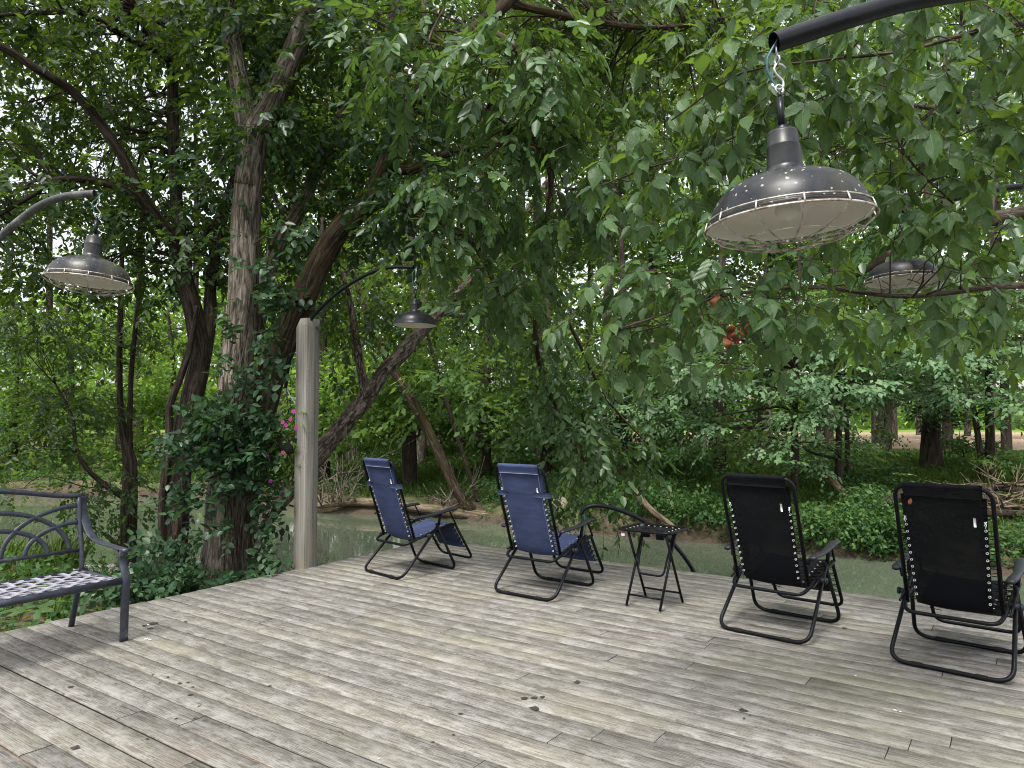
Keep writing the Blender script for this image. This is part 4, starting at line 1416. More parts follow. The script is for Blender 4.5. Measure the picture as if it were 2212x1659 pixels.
def make_lamp(label, pos, hang_z, mat, cage=True, tilt=(0, 0), s=1.0, rz=0.0, hook=True):
    """pos = centre of the shade's rim; hang_z = height of the pipe it hangs from"""
    t = thing('pendant_lamp', label, 'lamp', pos, rz, 'hanging dome lamps')
    t.rotation_euler = (tilt[0], tilt[1], rz)
    t.scale = (s, s, s)
    mb = MB()
    prof = [(.205, -.004), (.207, .002), (.200, .006), (.198, .016), (.192, .038), (.178, .064), (.155, .086), (.125, .102), (.092, .113), (.065, .120), (.050, .127), (.0455, .140)]
    lathe(mb, prof, 48)
    shade = mb.build('shade', mat, t, True)
    mb = MB()
    lathe(mb, [(.2045, -.004), (.196, .004), (.189, .034), (.174, .060), (.150, .082), (.110, .100), (.050, .118), (.0, .122)], 48)
    mb.build('reflector', 'enamel_white', shade, True)
    mb = MB()
    lathe(mb, [(.0, .121), (.022, .12), (.024, .085), (.018, .07), (.018, .06), (.030, .045), (.033, .025), (.026, .008), (.0, .0)][::-1], 20)
    mb.build('bulb', 'enamel_white', shade, True)
    mb = MB()
    lathe(mb, [(.0455, .139), (.0445, .150), (.042, .195), (.0425, .197), (.0405, .199), (.0385, .232), (.036, .238), (.0, .238)], 32)
    mb.build('neck', mat, t, True)
    mb = MB()
    lathe(mb, [(.021, .236), (.021, .250), (.012, .252), (.0, .252)], 6)
    mb.build('hex_nut', 'pvc_black', t)
    mb = MB(); tube(mb, [(0, 0, .25), (0, 0, .33)], .0095, 10, attrs=False)
    tube(mb, [(0, 0, .33), (0, 0, .345)], .006, 8, attrs=False)
    mb.build('stem', 'pvc_black', t, True)
    if cage:
        g = MB()
        ringz = [(.2125, -.012, .0032), (.205, .010, .0026), (.135, -.052, .0024), (.06, -.064, .0024)]
        for Rr, z, w in ringz:
            ring_mesh(g, (0, 0, z), np.array([1.0, 0, 0]), np.array([0, 1.0, 0]), Rr, w, 48, 5)
        guard = g.build('guard_ring', 'wire_guard', t, True)
        wm = MB()
        P, _ = smooth_path([(.206, 0, .012), (.2145, 0, -.010), (.185, 0, -.034), (.135, 0, -.052), (.06, 0, -.064)], .02)
        tube(wm, P, .0026, 5, attrs=False)
        wme = wm.mesh('guard_wire', 'wire_guard', True)
        for k in range(12):
            o = link('guard_wire', wme, guard)
            o.rotation_euler = (0, 0, 2 * math.pi * k / 12 + .13)
    if hook:
        top = (hang_z - pos[2]) / s
        z0 = .338
        H = top - z0
        mb = MB()
        ring_mesh(mb, (0, 0, z0 + .016), np.array([1.0, 0, 0]), np.array([0, 0, 1.0]), .011, .0028, 14, 6)
        sh = []
        for a in np.linspace(R(200), R(-90), 9):
            sh.append((.016 * math.cos(a) + .0, .003, z0 + .062 + .016 * math.sin(a)))
        sh = [(-.020, .002, z0 + .030), (-.012, .002, z0 + .018), (.003, .002, z0 + .016), (.014, .002, z0 + .026), (.012, .002, z0 + .042), (-.004, .002, z0 + .056), (-.010, .002, z0 + .072), (.0, .002, z0 + .086), (.014, .002, z0 + .084), (.024, .002, z0 + .074)]
        tube(mb, smooth_path(sh, .008)[0], .0034, 6, attrs=False)
        ring_mesh(mb, (0, 0, z0 + .096), np.array([0, 1.0, 0]), np.array([0, 0, 1.0]), .011, .0028, 14, 6)
        tube(mb, [(0, 0, z0 + .106), (0, 0, top + .01)], .0035, 6, attrs=False)
        mb.build('s_hook', 'hook_zinc', t, True)
        mb = MB()
        tube(mb, smooth_path([(.012, 0, top + .03), (-.028, .0, top - .03), (-.030, .004, z0 + .07), (-.012, .004, z0 + .03), (-.002, .003, z0 + .008)], .02)[0], .0036, 6, attrs=False)
        mb.build('cable', 'cable_green', t, True)
    return t
# big lamp close to the camera
c3 = W(1703, 476, 1.74)
t3, Q3 = pipe('pipe_arm', 'black pipe arm slanting in above the big nearby lamp', [(2500, -60, 1.95), (2200, -32, 1.86), (1990, -3, 1.80), (1850, 34, 1.765), (1672, 92, 1.74)], .0245)
make_lamp('big spotted black dome lamp with wire guard closest to the camera', c3, W(1690, 100, 1.74)[2], 'shade_spotted', True, (R(-1.0), R(-2.6)), .92, .2)
# lamp on the left
c1 = W(193, 606, 3.45)
pipe('pipe_arm', 'faded grey pipe arm curving in from the picture edge beside the bench', [(-330, 1010, 3.75), (-200, 740, 3.7), (-90, 600, 3.65), (0, 512, 3.6), (80, 448, 3.52), (140, 424, 3.47), (205, 418, 3.45)], .0175, 'pvc_worn')
make_lamp('moss-dusted dome lamp with wire guard hanging over the bench side', c1, W(200, 424, 3.45)[2], 'shade_dusty', True, (R(1), R(4.5)), .90, .9)
# lamp on the post
c2 = W(896, 702, 6.55)
pipe('pipe_arm', 'thin black pipe bowed through the top of the timber post', [(617, 838, 7.55), (624, 790, 7.5), (645, 730, 7.4), (680, 680, 7.28), (730, 632, 7.05), (790, 594, 6.8), (840, 578, 6.65), (893, 577, 6.55)], .0175, 'pvc_black')
make_lamp('dome lamp without a guard hanging from the post arm above the blue chairs', c2, W(893, 582, 6.55)[2], 'shade_clean', False, (0, R(1)), .96, .4)
# lamp half hidden by leaves
c4 = W(1949, 606, 3.85)
pipe('pipe_arm', 'black pipe arm mostly hidden among the leaves behind the big lamp', [(2700, 420, 4.3), (2400, 408, 4.1), (2212, 402, 3.98), (2080, 425, 3.9), (1946, 455, 3.85)], .0175)
make_lamp('dome lamp with wire guard half hidden by leaves behind the big lamp', c4, W(1946, 458, 3.85)[2], 'shade_clean', True, (R(1), R(3)), .88, 1.7)
# loose ends at the lower end of the post arm
wt = thing('loose_cable', 'pale cable end dangling from the post arm', 'cable', W(618, 836, 7.55))
mb = MB()
b0 = W(618, 836, 7.55)
tube(mb, smooth_path([b0, W(624, 850, 7.55), W(634, 866, 7.5), W(646, 885, 7.45)], .02)[0] - b0, .007, 6, attrs=False)
mb.build('white_cable', 'cable_white', wt, True)
mb = MB()
tube(mb, smooth_path([b0, W(620, 858, 7.5), W(628, 875, 7.5), W(622, 895, 7.5)], .02)[0] - b0, .005, 6, attrs=False)
mb.build('green_cable', 'cable_green', wt, True)
# bent pipe drooping over the creek behind the table
pt, Q = pipe('pipe_arm', 'bent black pipe drooping over the creek behind the folding table', [(1512, 1262, 7.75), (1485, 1212, 7.75), (1440, 1160, 7.75), (1390, 1125, 7.75), (1335, 1101, 7.75), (1290, 1092, 7.75), (1263, 1098, 7.75), (1254, 1112, 7.75)], .022)
b0 = W(1512, 1262, 7.75)
mb = MB()
tube(mb, smooth_path([W(1263, 1105, 7.75), W(1262, 1150, 7.75), W(1261, 1240, 7.75)], .1)[0] - b0, .003, 5, attrs=False)
mb.build('hanging_cable', 'cable_green', pt, True)

def fallen_leaf(p, d, nrm, size, label, grp=None):
    mb = MB()
    v, f = blade('fine')
    v = v.copy(); v[:, 2] += .12 * np.abs(v[:, 1])
    Rm = rot_batch(np.array([d], float), np.zeros(1), np.array([nrm], float))[0]
    mb.add((v * size) @ Rm.T, f)
    mb.build('fallen_leaf', 'dry_leaf', None, loc=Vector(p), label=label, category='leaf', group=grp)
bp = black1.matrix_basis if False else Matrix.Translation(black1.location) @ black1.rotation_euler.to_matrix().to_4x4()
lp = bp @ Vector((-.17, TOP[0] + (HIP[0] - TOP[0]) * .13 - .030, TOP[1] + (HIP[1] - TOP[1]) * .13 - .02))
fallen_leaf(lp, (.25, .1, 1), tuple((bp.to_3x3() @ Vector((0, -1, -.3)))), .045, 'small orange dead leaf stuck on the back of the black chair')
fallen_leaf((*G(1820, 1358, 0)[:2], .006), (1, .4, .0), (0.2, 0, 1), .05, 'dead brown leaf lying on the planks between the black chairs')


# ================================================================== TREES AND PLANTS
# ---- ivy-clad grey tree just off the deck
A = Tree('bark_grey', 1.0)
A.limb([(468, 1345, 7.6, 140), (476, 1280, 7.6, 108), (485, 1180, 7.6, 86), (492, 1060, 7.6, 78), (503, 900, 7.6, 70), (512, 780, 7.6, 66), (526, 640, 7.6, 64), (531, 500, 7.6, 60), (536, 400, 7.55, 58), (545, 310, 7.5, 54)], 36, .16, .05)
A.limb([(538, 400, 7.56, 58), (540, 320, 7.52, 50), (522, 200, 7.5, 44), (505, 110, 7.5, 39), (488, 0, 7.5, 33), (470, -140, 7.5, 28), (462, -330, 7.6, 18)], 22, .14, .06)
A.limb([(534, 400, 7.54, 58), (552, 290, 7.48, 54), (585, 232, 7.45, 50), (617, 150, 7.4, 46), (657, 58, 7.4, 43), (705, -50, 7.3, 38), (770, -200, 7.2, 28), (860, -330, 7.0, 16)], 22, .14, .06)
# the far-side limb rising behind to the right
A.limb([(545, 760, 7.75, 38), (575, 600, 8.2, 34), (610, 505, 8.3, 32), (637, 470, 8.35, 31), (664, 415, 8.4, 30), (697, 332, 8.4, 28), (741, 252, 8.4, 27), (775, 186, 8.4, 26), (830, 80, 8.4, 23), (880, -40, 8.4, 18)], 18, .14, .06)
A.limb([(640, 470, 8.35, 20), (600, 440, 8.6, 12), (575, 380, 8.8, 8)], 8, .05)
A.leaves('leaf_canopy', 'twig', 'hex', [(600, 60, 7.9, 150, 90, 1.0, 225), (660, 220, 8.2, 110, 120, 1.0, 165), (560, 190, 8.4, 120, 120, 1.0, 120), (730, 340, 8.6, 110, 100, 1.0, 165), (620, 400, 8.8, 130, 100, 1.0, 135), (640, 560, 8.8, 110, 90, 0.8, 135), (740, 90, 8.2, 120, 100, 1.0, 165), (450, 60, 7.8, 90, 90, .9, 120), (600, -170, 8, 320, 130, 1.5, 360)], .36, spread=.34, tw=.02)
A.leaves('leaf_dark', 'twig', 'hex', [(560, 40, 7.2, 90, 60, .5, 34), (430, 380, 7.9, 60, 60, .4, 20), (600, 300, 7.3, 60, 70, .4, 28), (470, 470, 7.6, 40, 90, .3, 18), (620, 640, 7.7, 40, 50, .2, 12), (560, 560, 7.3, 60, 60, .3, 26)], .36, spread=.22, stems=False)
base = W(468, 1320, 7.6)
A.build('ivy_clad_tree', 'tall grey-barked forked tree wrapped in ivy at the deck edge', base)

# ---- mossy limb-like trunk leaning right from the same root
C = Tree('bark_moss', 21.0)
C.limb([(500, 1240, 7.95, 80), (530, 1040, 7.95, 72), (560, 900, 7.95, 66), (590, 790, 7.9, 62), (625, 705, 7.85, 59), (665, 620, 7.8, 56), (700, 550, 7.75, 53), (740, 490, 7.7, 50), (790, 443, 7.65, 46), (815, 395, 7.6, 43), (843, 333, 7.5, 41), (866, 280, 7.4, 39), (905, 200, 7.3, 37), (970, 120, 7.2, 35), (1036, 57, 7.1, 33), (1095, 5, 7.0, 31), (1180, -90, 6.9, 25), (1290, -200, 6.8, 16)], 28, .15, .06)
C.limb([(835, 350, 7.55, 30), (885, 367, 7.5, 24), (970, 330, 7.3, 20), (1080, 310, 7.2, 14), (1200, 330, 7.0, 9)], 10, .06)
C.limb([(800, 440, 7.65, 30), (855, 443, 7.6, 24), (913, 463, 7.5, 20), (1020, 520, 7.3, 15), (1045, 560, 7.3, 12), (1080, 640, 7.4, 8)], 10, .06)
C.limb([(1036, 57, 7.1, 22), (1120, 110, 7.0, 17), (1170, 230, 7.1, 14), (1190, 400, 7.6, 13), (1165, 590, 8.2, 12), (1160, 760, 8.7, 11), (1215, 910, 9.1, 9), (1290, 1040, 9.4, 6)], 8, .05)
C.limb([(1165, 590, 8.2, 9), (1240, 720, 8.6, 8), (1310, 860, 9.0, 6), (1400, 960, 9.2, 4)], 6, .03)
C.limb([(905, 200, 7.3, 18), (960, 210, 6.5, 14), (1040, 230, 6.0, 10), (1110, 280, 5.8, 7)], 8, .05)
C.limb([(1095, 5, 7.0, 20), (1250, 40, 7.6, 16), (1420, 60, 8.2, 12), (1560, 40, 8.8, 9), (1700, 10, 9.4, 6)], 8, .05)
C.leaves('leaf_hang', 'pinnate', 'hex', [(900, 95, 5.9, 150, 45, .5, 44), (1060, 110, 5.7, 150, 60, .5, 70), (1150, 230, 5.6, 120, 70, .5, 70), (860, 160, 5.9, 90, 35, .4, 26), (1030, 420, 6.0, 110, 70, .5, 56), (980, 500, 6.2, 90, 50, .5, 36), (1240, 430, 5.9, 90, 70, .5, 40), (1100, 600, 6.3, 110, 60, .5, 44), (1250, 330, 5.8, 110, 60, .5, 40)], .30, droop=.55, spread=.20, flat=.7, clump=9, stems=True, stem_r=.003, tw=.014)
C.leaves('leaf_hang', 'twig', 'hex', [(1140, 640, 8.0, 110, 90, .5, 42), (1160, 780, 8.6, 100, 90, .5, 47), (1200, 900, 9.0, 110, 70, .5, 47), (1300, 950, 9.1, 90, 50, .5, 32), (1380, 985, 9.2, 60, 30, .4, 18), (1230, 1010, 9.3, 90, 60, .4, 37), (1290, 1080, 9.4, 80, 50, .4, 28), (1250, 750, 8.7, 80, 60, .5, 23), (1340, 830, 8.9, 60, 60, .5, 16)], .42, droop=.8, spread=.24, flat=.8, clump=9, stems=True, stem_r=.004, tw=.014)
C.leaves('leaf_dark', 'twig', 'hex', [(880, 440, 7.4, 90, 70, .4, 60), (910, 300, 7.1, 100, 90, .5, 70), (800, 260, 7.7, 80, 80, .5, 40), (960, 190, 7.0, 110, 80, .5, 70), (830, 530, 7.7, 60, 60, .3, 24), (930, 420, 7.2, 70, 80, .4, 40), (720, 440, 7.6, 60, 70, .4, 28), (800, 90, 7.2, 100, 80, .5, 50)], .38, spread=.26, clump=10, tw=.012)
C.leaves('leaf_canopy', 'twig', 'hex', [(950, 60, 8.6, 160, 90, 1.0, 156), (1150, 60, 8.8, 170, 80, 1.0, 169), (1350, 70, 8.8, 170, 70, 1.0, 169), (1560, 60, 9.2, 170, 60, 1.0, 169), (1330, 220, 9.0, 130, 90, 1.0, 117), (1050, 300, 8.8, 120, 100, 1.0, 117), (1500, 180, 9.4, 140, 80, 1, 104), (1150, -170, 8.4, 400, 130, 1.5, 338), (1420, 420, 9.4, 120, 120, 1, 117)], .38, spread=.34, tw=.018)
C.build('leaning_mossy_tree', 'mossy brown trunk leaning right from behind the ivy tree', W(500, 1290, 7.95))

# ---- dark trunk to its left
B = Tree('bark_dark', 41.0)
B.limb([(345, 1345, 8.6, 96), (358, 1270, 8.6, 72), (372, 1160, 8.6, 60), (390, 1000, 8.6, 53), (416, 860, 8.6, 47), (432, 770, 8.6, 43), (422, 690, 8.6, 39), (400, 600, 8.6, 35), (388, 500, 8.6, 29), (379, 400, 8.6, 26), (373, 250, 8.7, 23), (372, 100, 8.7, 21), (375, -60, 8.7, 19), (380, -280, 8.8, 13)], 30, .16, .055)
B.limb([(436, 790, 8.6, 34), (452, 700, 8.7, 28), (455, 620, 8.8, 24), (470, 520, 8.9, 24), (500, 400, 9.0, 18), (540, 300, 9.1, 12)], 14, .1)
B.limb([(402, 610, 8.6, 27), (372, 520, 8.5, 25), (300, 410, 8.2, 24), (253, 320, 8.0, 22), (167, 207, 7.7, 20), (80, 150, 7.4, 19), (0, 100, 7.2, 16), (-120, 60, 7.0, 10)], 14, .08)
B.limb([(350, 490, 8.4, 20), (260, 407, 8.2, 18), (133, 387, 7.9, 14), (67, 423, 7.7, 11), (0, 463, 7.5, 8), (-80, 500, 7.3, 5)], 8, .05)
B.limb([(373, 150, 8.7, 20), (350, 117, 8.5, 17), (267, 77, 8.2, 15), (187, 30, 7.9, 13), (90, 28, 7.6, 10), (0, 33, 7.4, 7)], 8, .05)
B.limb([(300, 20, 8.9, 18), (320, 50, 8.8, 20), (371, 130, 8.7, 20)], 8, .05)
B.limb([(410, 560, 8.6, 16), (470, 470, 8.9, 12), (520, 430, 9.2, 8)], 8, .05)
# a woody vine twisting up the trunk
B.limb([(350, 1180, 8.42, 17), (350, 1080, 8.4, 16), (364, 960, 8.4, 15), (366, 880, 8.4, 15), (388, 820, 8.4, 14), (412, 740, 8.4, 13), (428, 660, 8.42, 12)], 10, .12)
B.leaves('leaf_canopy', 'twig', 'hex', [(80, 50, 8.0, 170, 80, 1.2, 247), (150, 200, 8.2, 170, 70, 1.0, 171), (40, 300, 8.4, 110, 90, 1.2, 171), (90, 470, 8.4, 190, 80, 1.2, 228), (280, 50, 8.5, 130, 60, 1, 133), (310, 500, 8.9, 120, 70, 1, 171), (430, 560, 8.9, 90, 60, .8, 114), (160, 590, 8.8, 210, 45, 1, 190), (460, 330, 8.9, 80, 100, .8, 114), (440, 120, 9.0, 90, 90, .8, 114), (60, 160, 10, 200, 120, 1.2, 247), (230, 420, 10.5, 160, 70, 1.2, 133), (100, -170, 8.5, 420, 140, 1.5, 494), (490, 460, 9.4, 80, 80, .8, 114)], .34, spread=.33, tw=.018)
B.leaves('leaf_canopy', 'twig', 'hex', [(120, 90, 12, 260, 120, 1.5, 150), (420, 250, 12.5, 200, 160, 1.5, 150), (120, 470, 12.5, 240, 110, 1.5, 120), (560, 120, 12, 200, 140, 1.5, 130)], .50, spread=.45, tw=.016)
B.build('dark_barked_tree', 'dark-barked tree with a woody vine twisting up its trunk', W(345, 1320, 8.6))

# ---- trunk leaning out over the creek behind the post
Et = Tree('bark_pale', 61.0)
Et.limb([(520, 1210, 8.7, 52), (560, 1130, 8.9, 46), (592, 1088, 9.1, 43), (656, 1018, 9.4, 40), (697, 970, 9.6, 38), (750, 911, 9.9, 37), (790, 862, 10.1, 37), (830, 804, 10.3, 34), (870, 762, 10.5, 31), (899, 728, 10.7, 28), (950, 675, 11.0, 24), (1030, 590, 11.4, 20), (1120, 480, 11.9, 15), (1210, 350, 12.4, 11), (1290, 200, 12.9, 8)], 22, .24, .05)
Et.limb([(790, 862, 10.1, 22), (785, 825, 10.15, 21), (775, 770, 10.2, 19), (766, 715, 10.3, 17), (758, 660, 10.4, 13), (740, 590, 10.5, 9)], 14, .14, .06)
Et.limb([(950, 675, 11.0, 14), (1020, 680, 11.2, 10), (1090, 640, 11.5, 8)], 8, .05)
Et.leaves('leaf_canopy', 'twig', 'hex', [(770, 640, 10.6, 110, 80, .8, 90), (820, 720, 10.8, 90, 50, .8, 60), (900, 560, 11.2, 120, 80, 1, 100), (1000, 640, 11.6, 110, 80, 1, 90), (1080, 560, 12, 120, 110, 1, 110), (1160, 420, 12.4, 120, 120, 1, 110), (720, 760, 10.8, 60, 60, .6, 40), (1260, 260, 12.8, 140, 130, 1, 120)], .42, spread=.36, tw=.016)
Et.build('leaning_creek_tree', 'rough-barked trunk leaning out over the creek behind the timber post', W(520, 1230, 8.7))

# ---- slim tree between the bench and the dark trunk
Gt = Tree('bark_dark', 81.0)
Gt.limb([(272, 1275, 11.2, 44), (276, 1220, 11.2, 36), (278, 1100, 11.2, 32), (280, 1000, 11.2, 28), (262, 900, 11.2, 13), (258, 760, 11.2, 12), (262, 620, 11.2, 11), (266, 480, 11.3, 8)], 12, .12, .08)
Gt.limb([(280, 1020, 11.2, 20), (280, 920, 11.2, 12), (284, 800, 11.2, 11), (293, 700, 11.2, 10), (302, 600, 11.3, 9), (306, 470, 11.3, 6)], 8, .08, .08)
Gt.limb([(276, 1080, 11.2, 14), (230, 1050, 11.0, 12), (190, 1015, 10.9, 10), (165, 970, 10.8, 9), (155, 900, 10.8, 7), (120, 830, 10.8, 5)], 8, .06)
Gt.limb([(270, 1200, 11.1, 12), (240, 1165, 11.0, 9), (225, 1152, 11.0, 9)], 8, .06)
Gt.limb([(345, 1165, 8.8, 9), (310, 1168, 9.5, 8), (280, 1165, 11.0, 6)], 6, .04)
Gt.leaves('leaf_canopy', 'twig', 'hex', [(60, 740, 11, 120, 60, 1, 101), (170, 700, 11.2, 130, 60, 1, 90), (60, 860, 10.8, 110, 80, 1, 90), (200, 860, 11.4, 110, 90, 1, 78), (60, 1000, 10.5, 90, 70, .8, 67), (190, 1050, 10.8, 100, 60, .8, 67), (270, 1090, 10.8, 60, 60, .6, 50), (30, 930, 10.5, 80, 60, .8, 45), (300, 760, 11.6, 80, 80, .8, 45), (120, 1130, 10.5, 60, 30, .5, 16)], .34, spread=.32, tw=.012)
Gt.build('slim_creekside_tree', 'slim twin-stemmed tree standing at the gravel behind the bench', W(272, 1270, 11.2))

# ---- ivy on the big trunk
iv = MB(); ivs = MB(); icap = []
def ivy_patch(px, py, Y, hx, hy, hd, n, size=.24):
    c = W(px, py, Y)
    P = ellipsoid(c, np.array([PXM(hx, Y), hd, PXM(hy, Y)]), n)
    ctr = np.array([W(500, py, 7.6)[0], 7.6])
    d = np.column_stack([P[:, 0] - ctr[0], P[:, 1] - ctr[1], np.zeros(n)]) * 1.6 + rng.normal(size=(n, 3)) * .35
    d[:, 2] -= .12
    up = np.column_stack([P[:, 0] - ctr[0], P[:, 1] - ctr[1] - .35, np.full(n, .45)]) + rng.normal(size=(n, 3)) * .2
    scatter(iv, 'ivy', 'hex', P, d, size * rng.uniform(.7, 1.25, n), up=up, stem_mb=ivs, stem_r=.0035)
for a in ((498, 950, 7.25, 74, 95, .26, 150), (465, 895, 7.2, 55, 45, .2, 30), (548, 950, 7.4, 32, 80, .2, 36), (420, 945, 7.2, 50, 30, .2, 24), (530, 1030, 7.3, 60, 34, .2, 34), (556, 1110, 7.35, 30, 50, .2, 20), (425, 1060, 7.25, 26, 60, .2, 20),
          (370, 1205, 7.3, 66, 60, .35, 62), (330, 1262, 7.3, 100, 34, .4, 96), (556, 1215, 7.3, 34, 40, .25, 18), (430, 1255, 7.15, 60, 34, .2, 44), (520, 1265, 7.1, 60, 26, .2, 34), (470, 1150, 7.15, 44, 34, .12, 9),
          (565, 760, 7.3, 24, 80, .15, 24), (500, 810, 7.2, 26, 40, .1, 12), (495, 700, 7.2, 16, 50, .1, 7), (565, 650, 7.3, 26, 50, .15, 14), (600, 650, 7.5, 26, 40, .2, 12), (540, 590, 7.25, 24, 40, .1, 6)):
    ivy_patch(*a)
ivt = thing('ivy_vine', 'dark green ivy matted round the big trunk and its foot', 'ivy', W(478, 1290, 7.5))
b0 = W(478, 1290, 7.5)
for k in range(9):
    x0 = 484 + 7.5 * k + rng.normal() * 3
    P = [W(x0 + rng.normal() * 8, yy, 7.36 + .02 * rng.normal()) for yy in (1290, 1180, 1060, 960, 880, 830 - 20 * rng.random())]
    tube(ivs, smooth_path(P, .08)[0], .008 + .005 * rng.random(), 5)
for mb_, nm, mt in ((ivs, 'stems', 'bark_twig'), (iv, 'leaves', 'leaf_ivy')):
    mb_.V = [v - b0 for v in mb_.V]
    mb_.build(nm, mt, ivt, kind='stuff')

# ---- big-leaved branches hanging in from the right, close to the camera
Fb = Tree('bark_twig', 101.0)
Fb.limb([(2700, 330, 3.9, 22), (2400, 285, 3.7, 18), (2212, 252, 3.55, 15), (2050, 238, 3.4, 12), (1907, 222, 3.3, 9), (1780, 240, 3.2, 7), (1650, 270, 3.15, 5)], 8, .06)
Fb.limb([(2700, 60, 3.2, 20), (2350, 40, 3.0, 15), (2150, 60, 2.85, 11), (1950, 110, 2.75, 8), (1780, 130, 2.7, 6), (1600, 160, 2.75, 5), (1450, 260, 2.9, 3.5)], 8, .05)
Fb.limb([(2750, 520, 4.2, 24), (2400, 600, 3.9, 18), (2150, 620, 3.7, 13), (1950, 640, 3.55, 10), (1750, 620, 3.4, 8), (1560, 640, 3.3, 6), (1400, 690, 3.3, 4), (1280, 730, 3.3, 3)], 8, .05)
Fb.limb([(1650, 270, 3.15, 5), (1500, 330, 3.2, 4.5), (1380, 370, 3.25, 4), (1300, 400, 3.3, 3)], 6, .03)
Fb.limb([(1907, 222, 3.3, 6), (1960, 340, 3.3, 5), (2060, 440, 3.3, 4)], 6, .03)
cap_f = []
Fb.limb([(2900, 380, 5.6, 60), (2500, 420, 5.4, 46), (2212, 462, 5.2, 38), (2080, 490, 5.1, 32), (1980, 520, 5.0, 26), (1900, 565, 5.0, 18), (1840, 600, 5.1, 10)], 12, .12)
kw = dict(droop=.75, spread=.18, flat=.8, clump=8, stem_r=.0028, tw=.009, jit=.5, cap_=cap_f)
Fb.leaves('leaf_front', 'trifoliate', 'fine', [(1880, 120, 2.75, 240, 90, .35, 96), (2100, 60, 2.9, 150, 80, .4, 58), (1640, 120, 2.85, 120, 90, .35, 52), (1560, 220, 2.95, 120, 60, .3, 41), (1890, 300, 3.3, 190, 80, .35, 87), (2090, 300, 3.4, 120, 110, .4, 52), (1440, 350, 3.2, 110, 50, .3, 32), (1620, 340, 3.3, 100, 60, .3, 29), (1330, 400, 3.3, 50, 30, .2, 10),
              (1640, 640, 3.4, 170, 55, .35, 67), (1430, 690, 3.35, 110, 45, .3, 44), (1320, 740, 3.3, 60, 40, .2, 19), (1560, 720, 3.4, 130, 45, .3, 32), (1800, 640, 3.6, 130, 50, .35, 38), (2040, 480, 3.4, 130, 70, .4, 58), (2090, 640, 3.3, 100, 70, .35, 49), (2160, 200, 3.1, 70, 120, .35, 41), (1980, 410, 3.4, 110, 50, .3, 32)], .185, **kw)
fb_base = W(2700, 330, 3.9)
ft = thing('overhanging_maple_branch', 'big-leaved green branches hanging in close behind the nearest lamp', 'branch', fb_base)
Fb.wood.V = [v - fb_base for v in Fb.wood.V]
Fb.wood.build('branch', 'bark_twig', ft, True)
S = spray_set('trifoliate', 'fine')
def scr(p):
    return 1106 + FD * p[0] / p[1], 829.5 + FD * math.tan(PITCH - math.atan((p[2] - 1.5) / p[1]))
def clear(q):
    x, y = scr(q[3])
    if y > 790 and x > 1400 or y > 850:
        return False
    if ((x - 1935) / 130) ** 2 + ((y - 560) / 90) ** 2 < 1 and q[3][1] < 3.9:
        return (int(x * 7) % 9) == 0
    return True
cap_f = [q for q in cap_f if clear(q)]
cap_f.sort(key=lambda q: -q[2] / max(.5, q[3][1]))
vis = [q for q in cap_f if -40 < 1106 + FD * q[3][0] / q[3][1] < 2260]
rest = [q for q in cap_f if not (-40 < 1106 + FD * q[3][0] / q[3][1] < 2260)] + vis[300:]
lm = {}
for k, Rm, sz, p, tn in vis[:300]:
    key = (k, int(tn * 4))
    if key not in lm:
        v, fs, rn, lc, stems = S[k]
        mb = MB()
        mb.add(v, fs, rnd=np.clip(.5 * rn + .5 * (key[1] + .5) / 4, 0, .99), lf=lc)
        lm[key] = mb.mesh('leaf', 'leaf_front', True)
    o = link('leaf', lm[key], ft)
    mt = Matrix([list(Rm[i] * sz) + [p[i] - fb_base[i]] for i in range(3)] + [[0, 0, 0, 1]])
    o.matrix_basis = mt
if rest:
    mb = MB()
    for k, Rm, sz, p, tn in rest:
        v, fs, rn, lc, stems = S[k]
        mb.add((v @ Rm.T) * sz + p - fb_base, fs, rnd=np.clip(.5 * rn + .5 * tn, 0, .99), lf=lc)
    mb.build('leaves', 'leaf_front', ft, True, kind='stuff')
for i, (px, py) in enumerate(((1578, 700), (1590, 716), (1604, 704), (1572, 724), (1545, 632), (1610, 690))):
    v, f = blade('fine')
    v = v.copy(); v[:, 2] += .5 * np.abs(v[:, 1]) + .15 * np.sin(v[:, 0] * 9)
    Rm = rot_batch(np.array([[.3 * math.sin(i * 3), .2, -1.0]]), np.array([i * 1.1]), np.array([[0.2, -1.0, 0.1]]))[0]
    mb = MB(); mb.add((v * .075) @ Rm.T + W(px, py, 3.15) - fb_base, f)
    mb.build('withered_leaf', 'dry_leaf', ft, True, label='withered rust-brown leaf')
Fb.leaves('leaf_yellow', 'pinnate', 'hex', [(1920, 690, 5.3, 90, 34, .4, 26), (2060, 715, 5.4, 80, 30, .4, 14), (1820, 700, 5.5, 50, 26, .3, 9), (2120, 600, 5.3, 80, 50, .4, 14)], .25, droop=.4, spread=.2, clump=8, join=False)
Fb.leaves('leaf_hang', 'pinnate', 'hex', [(2080, 560, 5.2, 130, 80, .5, 60), (1960, 480, 5.1, 120, 70, .5, 50), (1750, 300, 5.6, 200, 140, .6, 90), (1540, 420, 5.8, 140, 120, .6, 70), (1560, 600, 6.0, 160, 70, .6, 60), (2080, 200, 5.4, 160, 140, .6, 80), (1800, 90, 5.6, 200, 90, .6, 70), (1480, 620, 6.0, 110, 60, .5, 40)], .30, droop=.5, spread=.26, clump=9, join=False)
for mt_, mb in Fb.lv.items():
    if mb.n:
        mb.V = [v - fb_base for v in mb.V]
        mb.build('leaves', mt_, ft, kind='stuff')

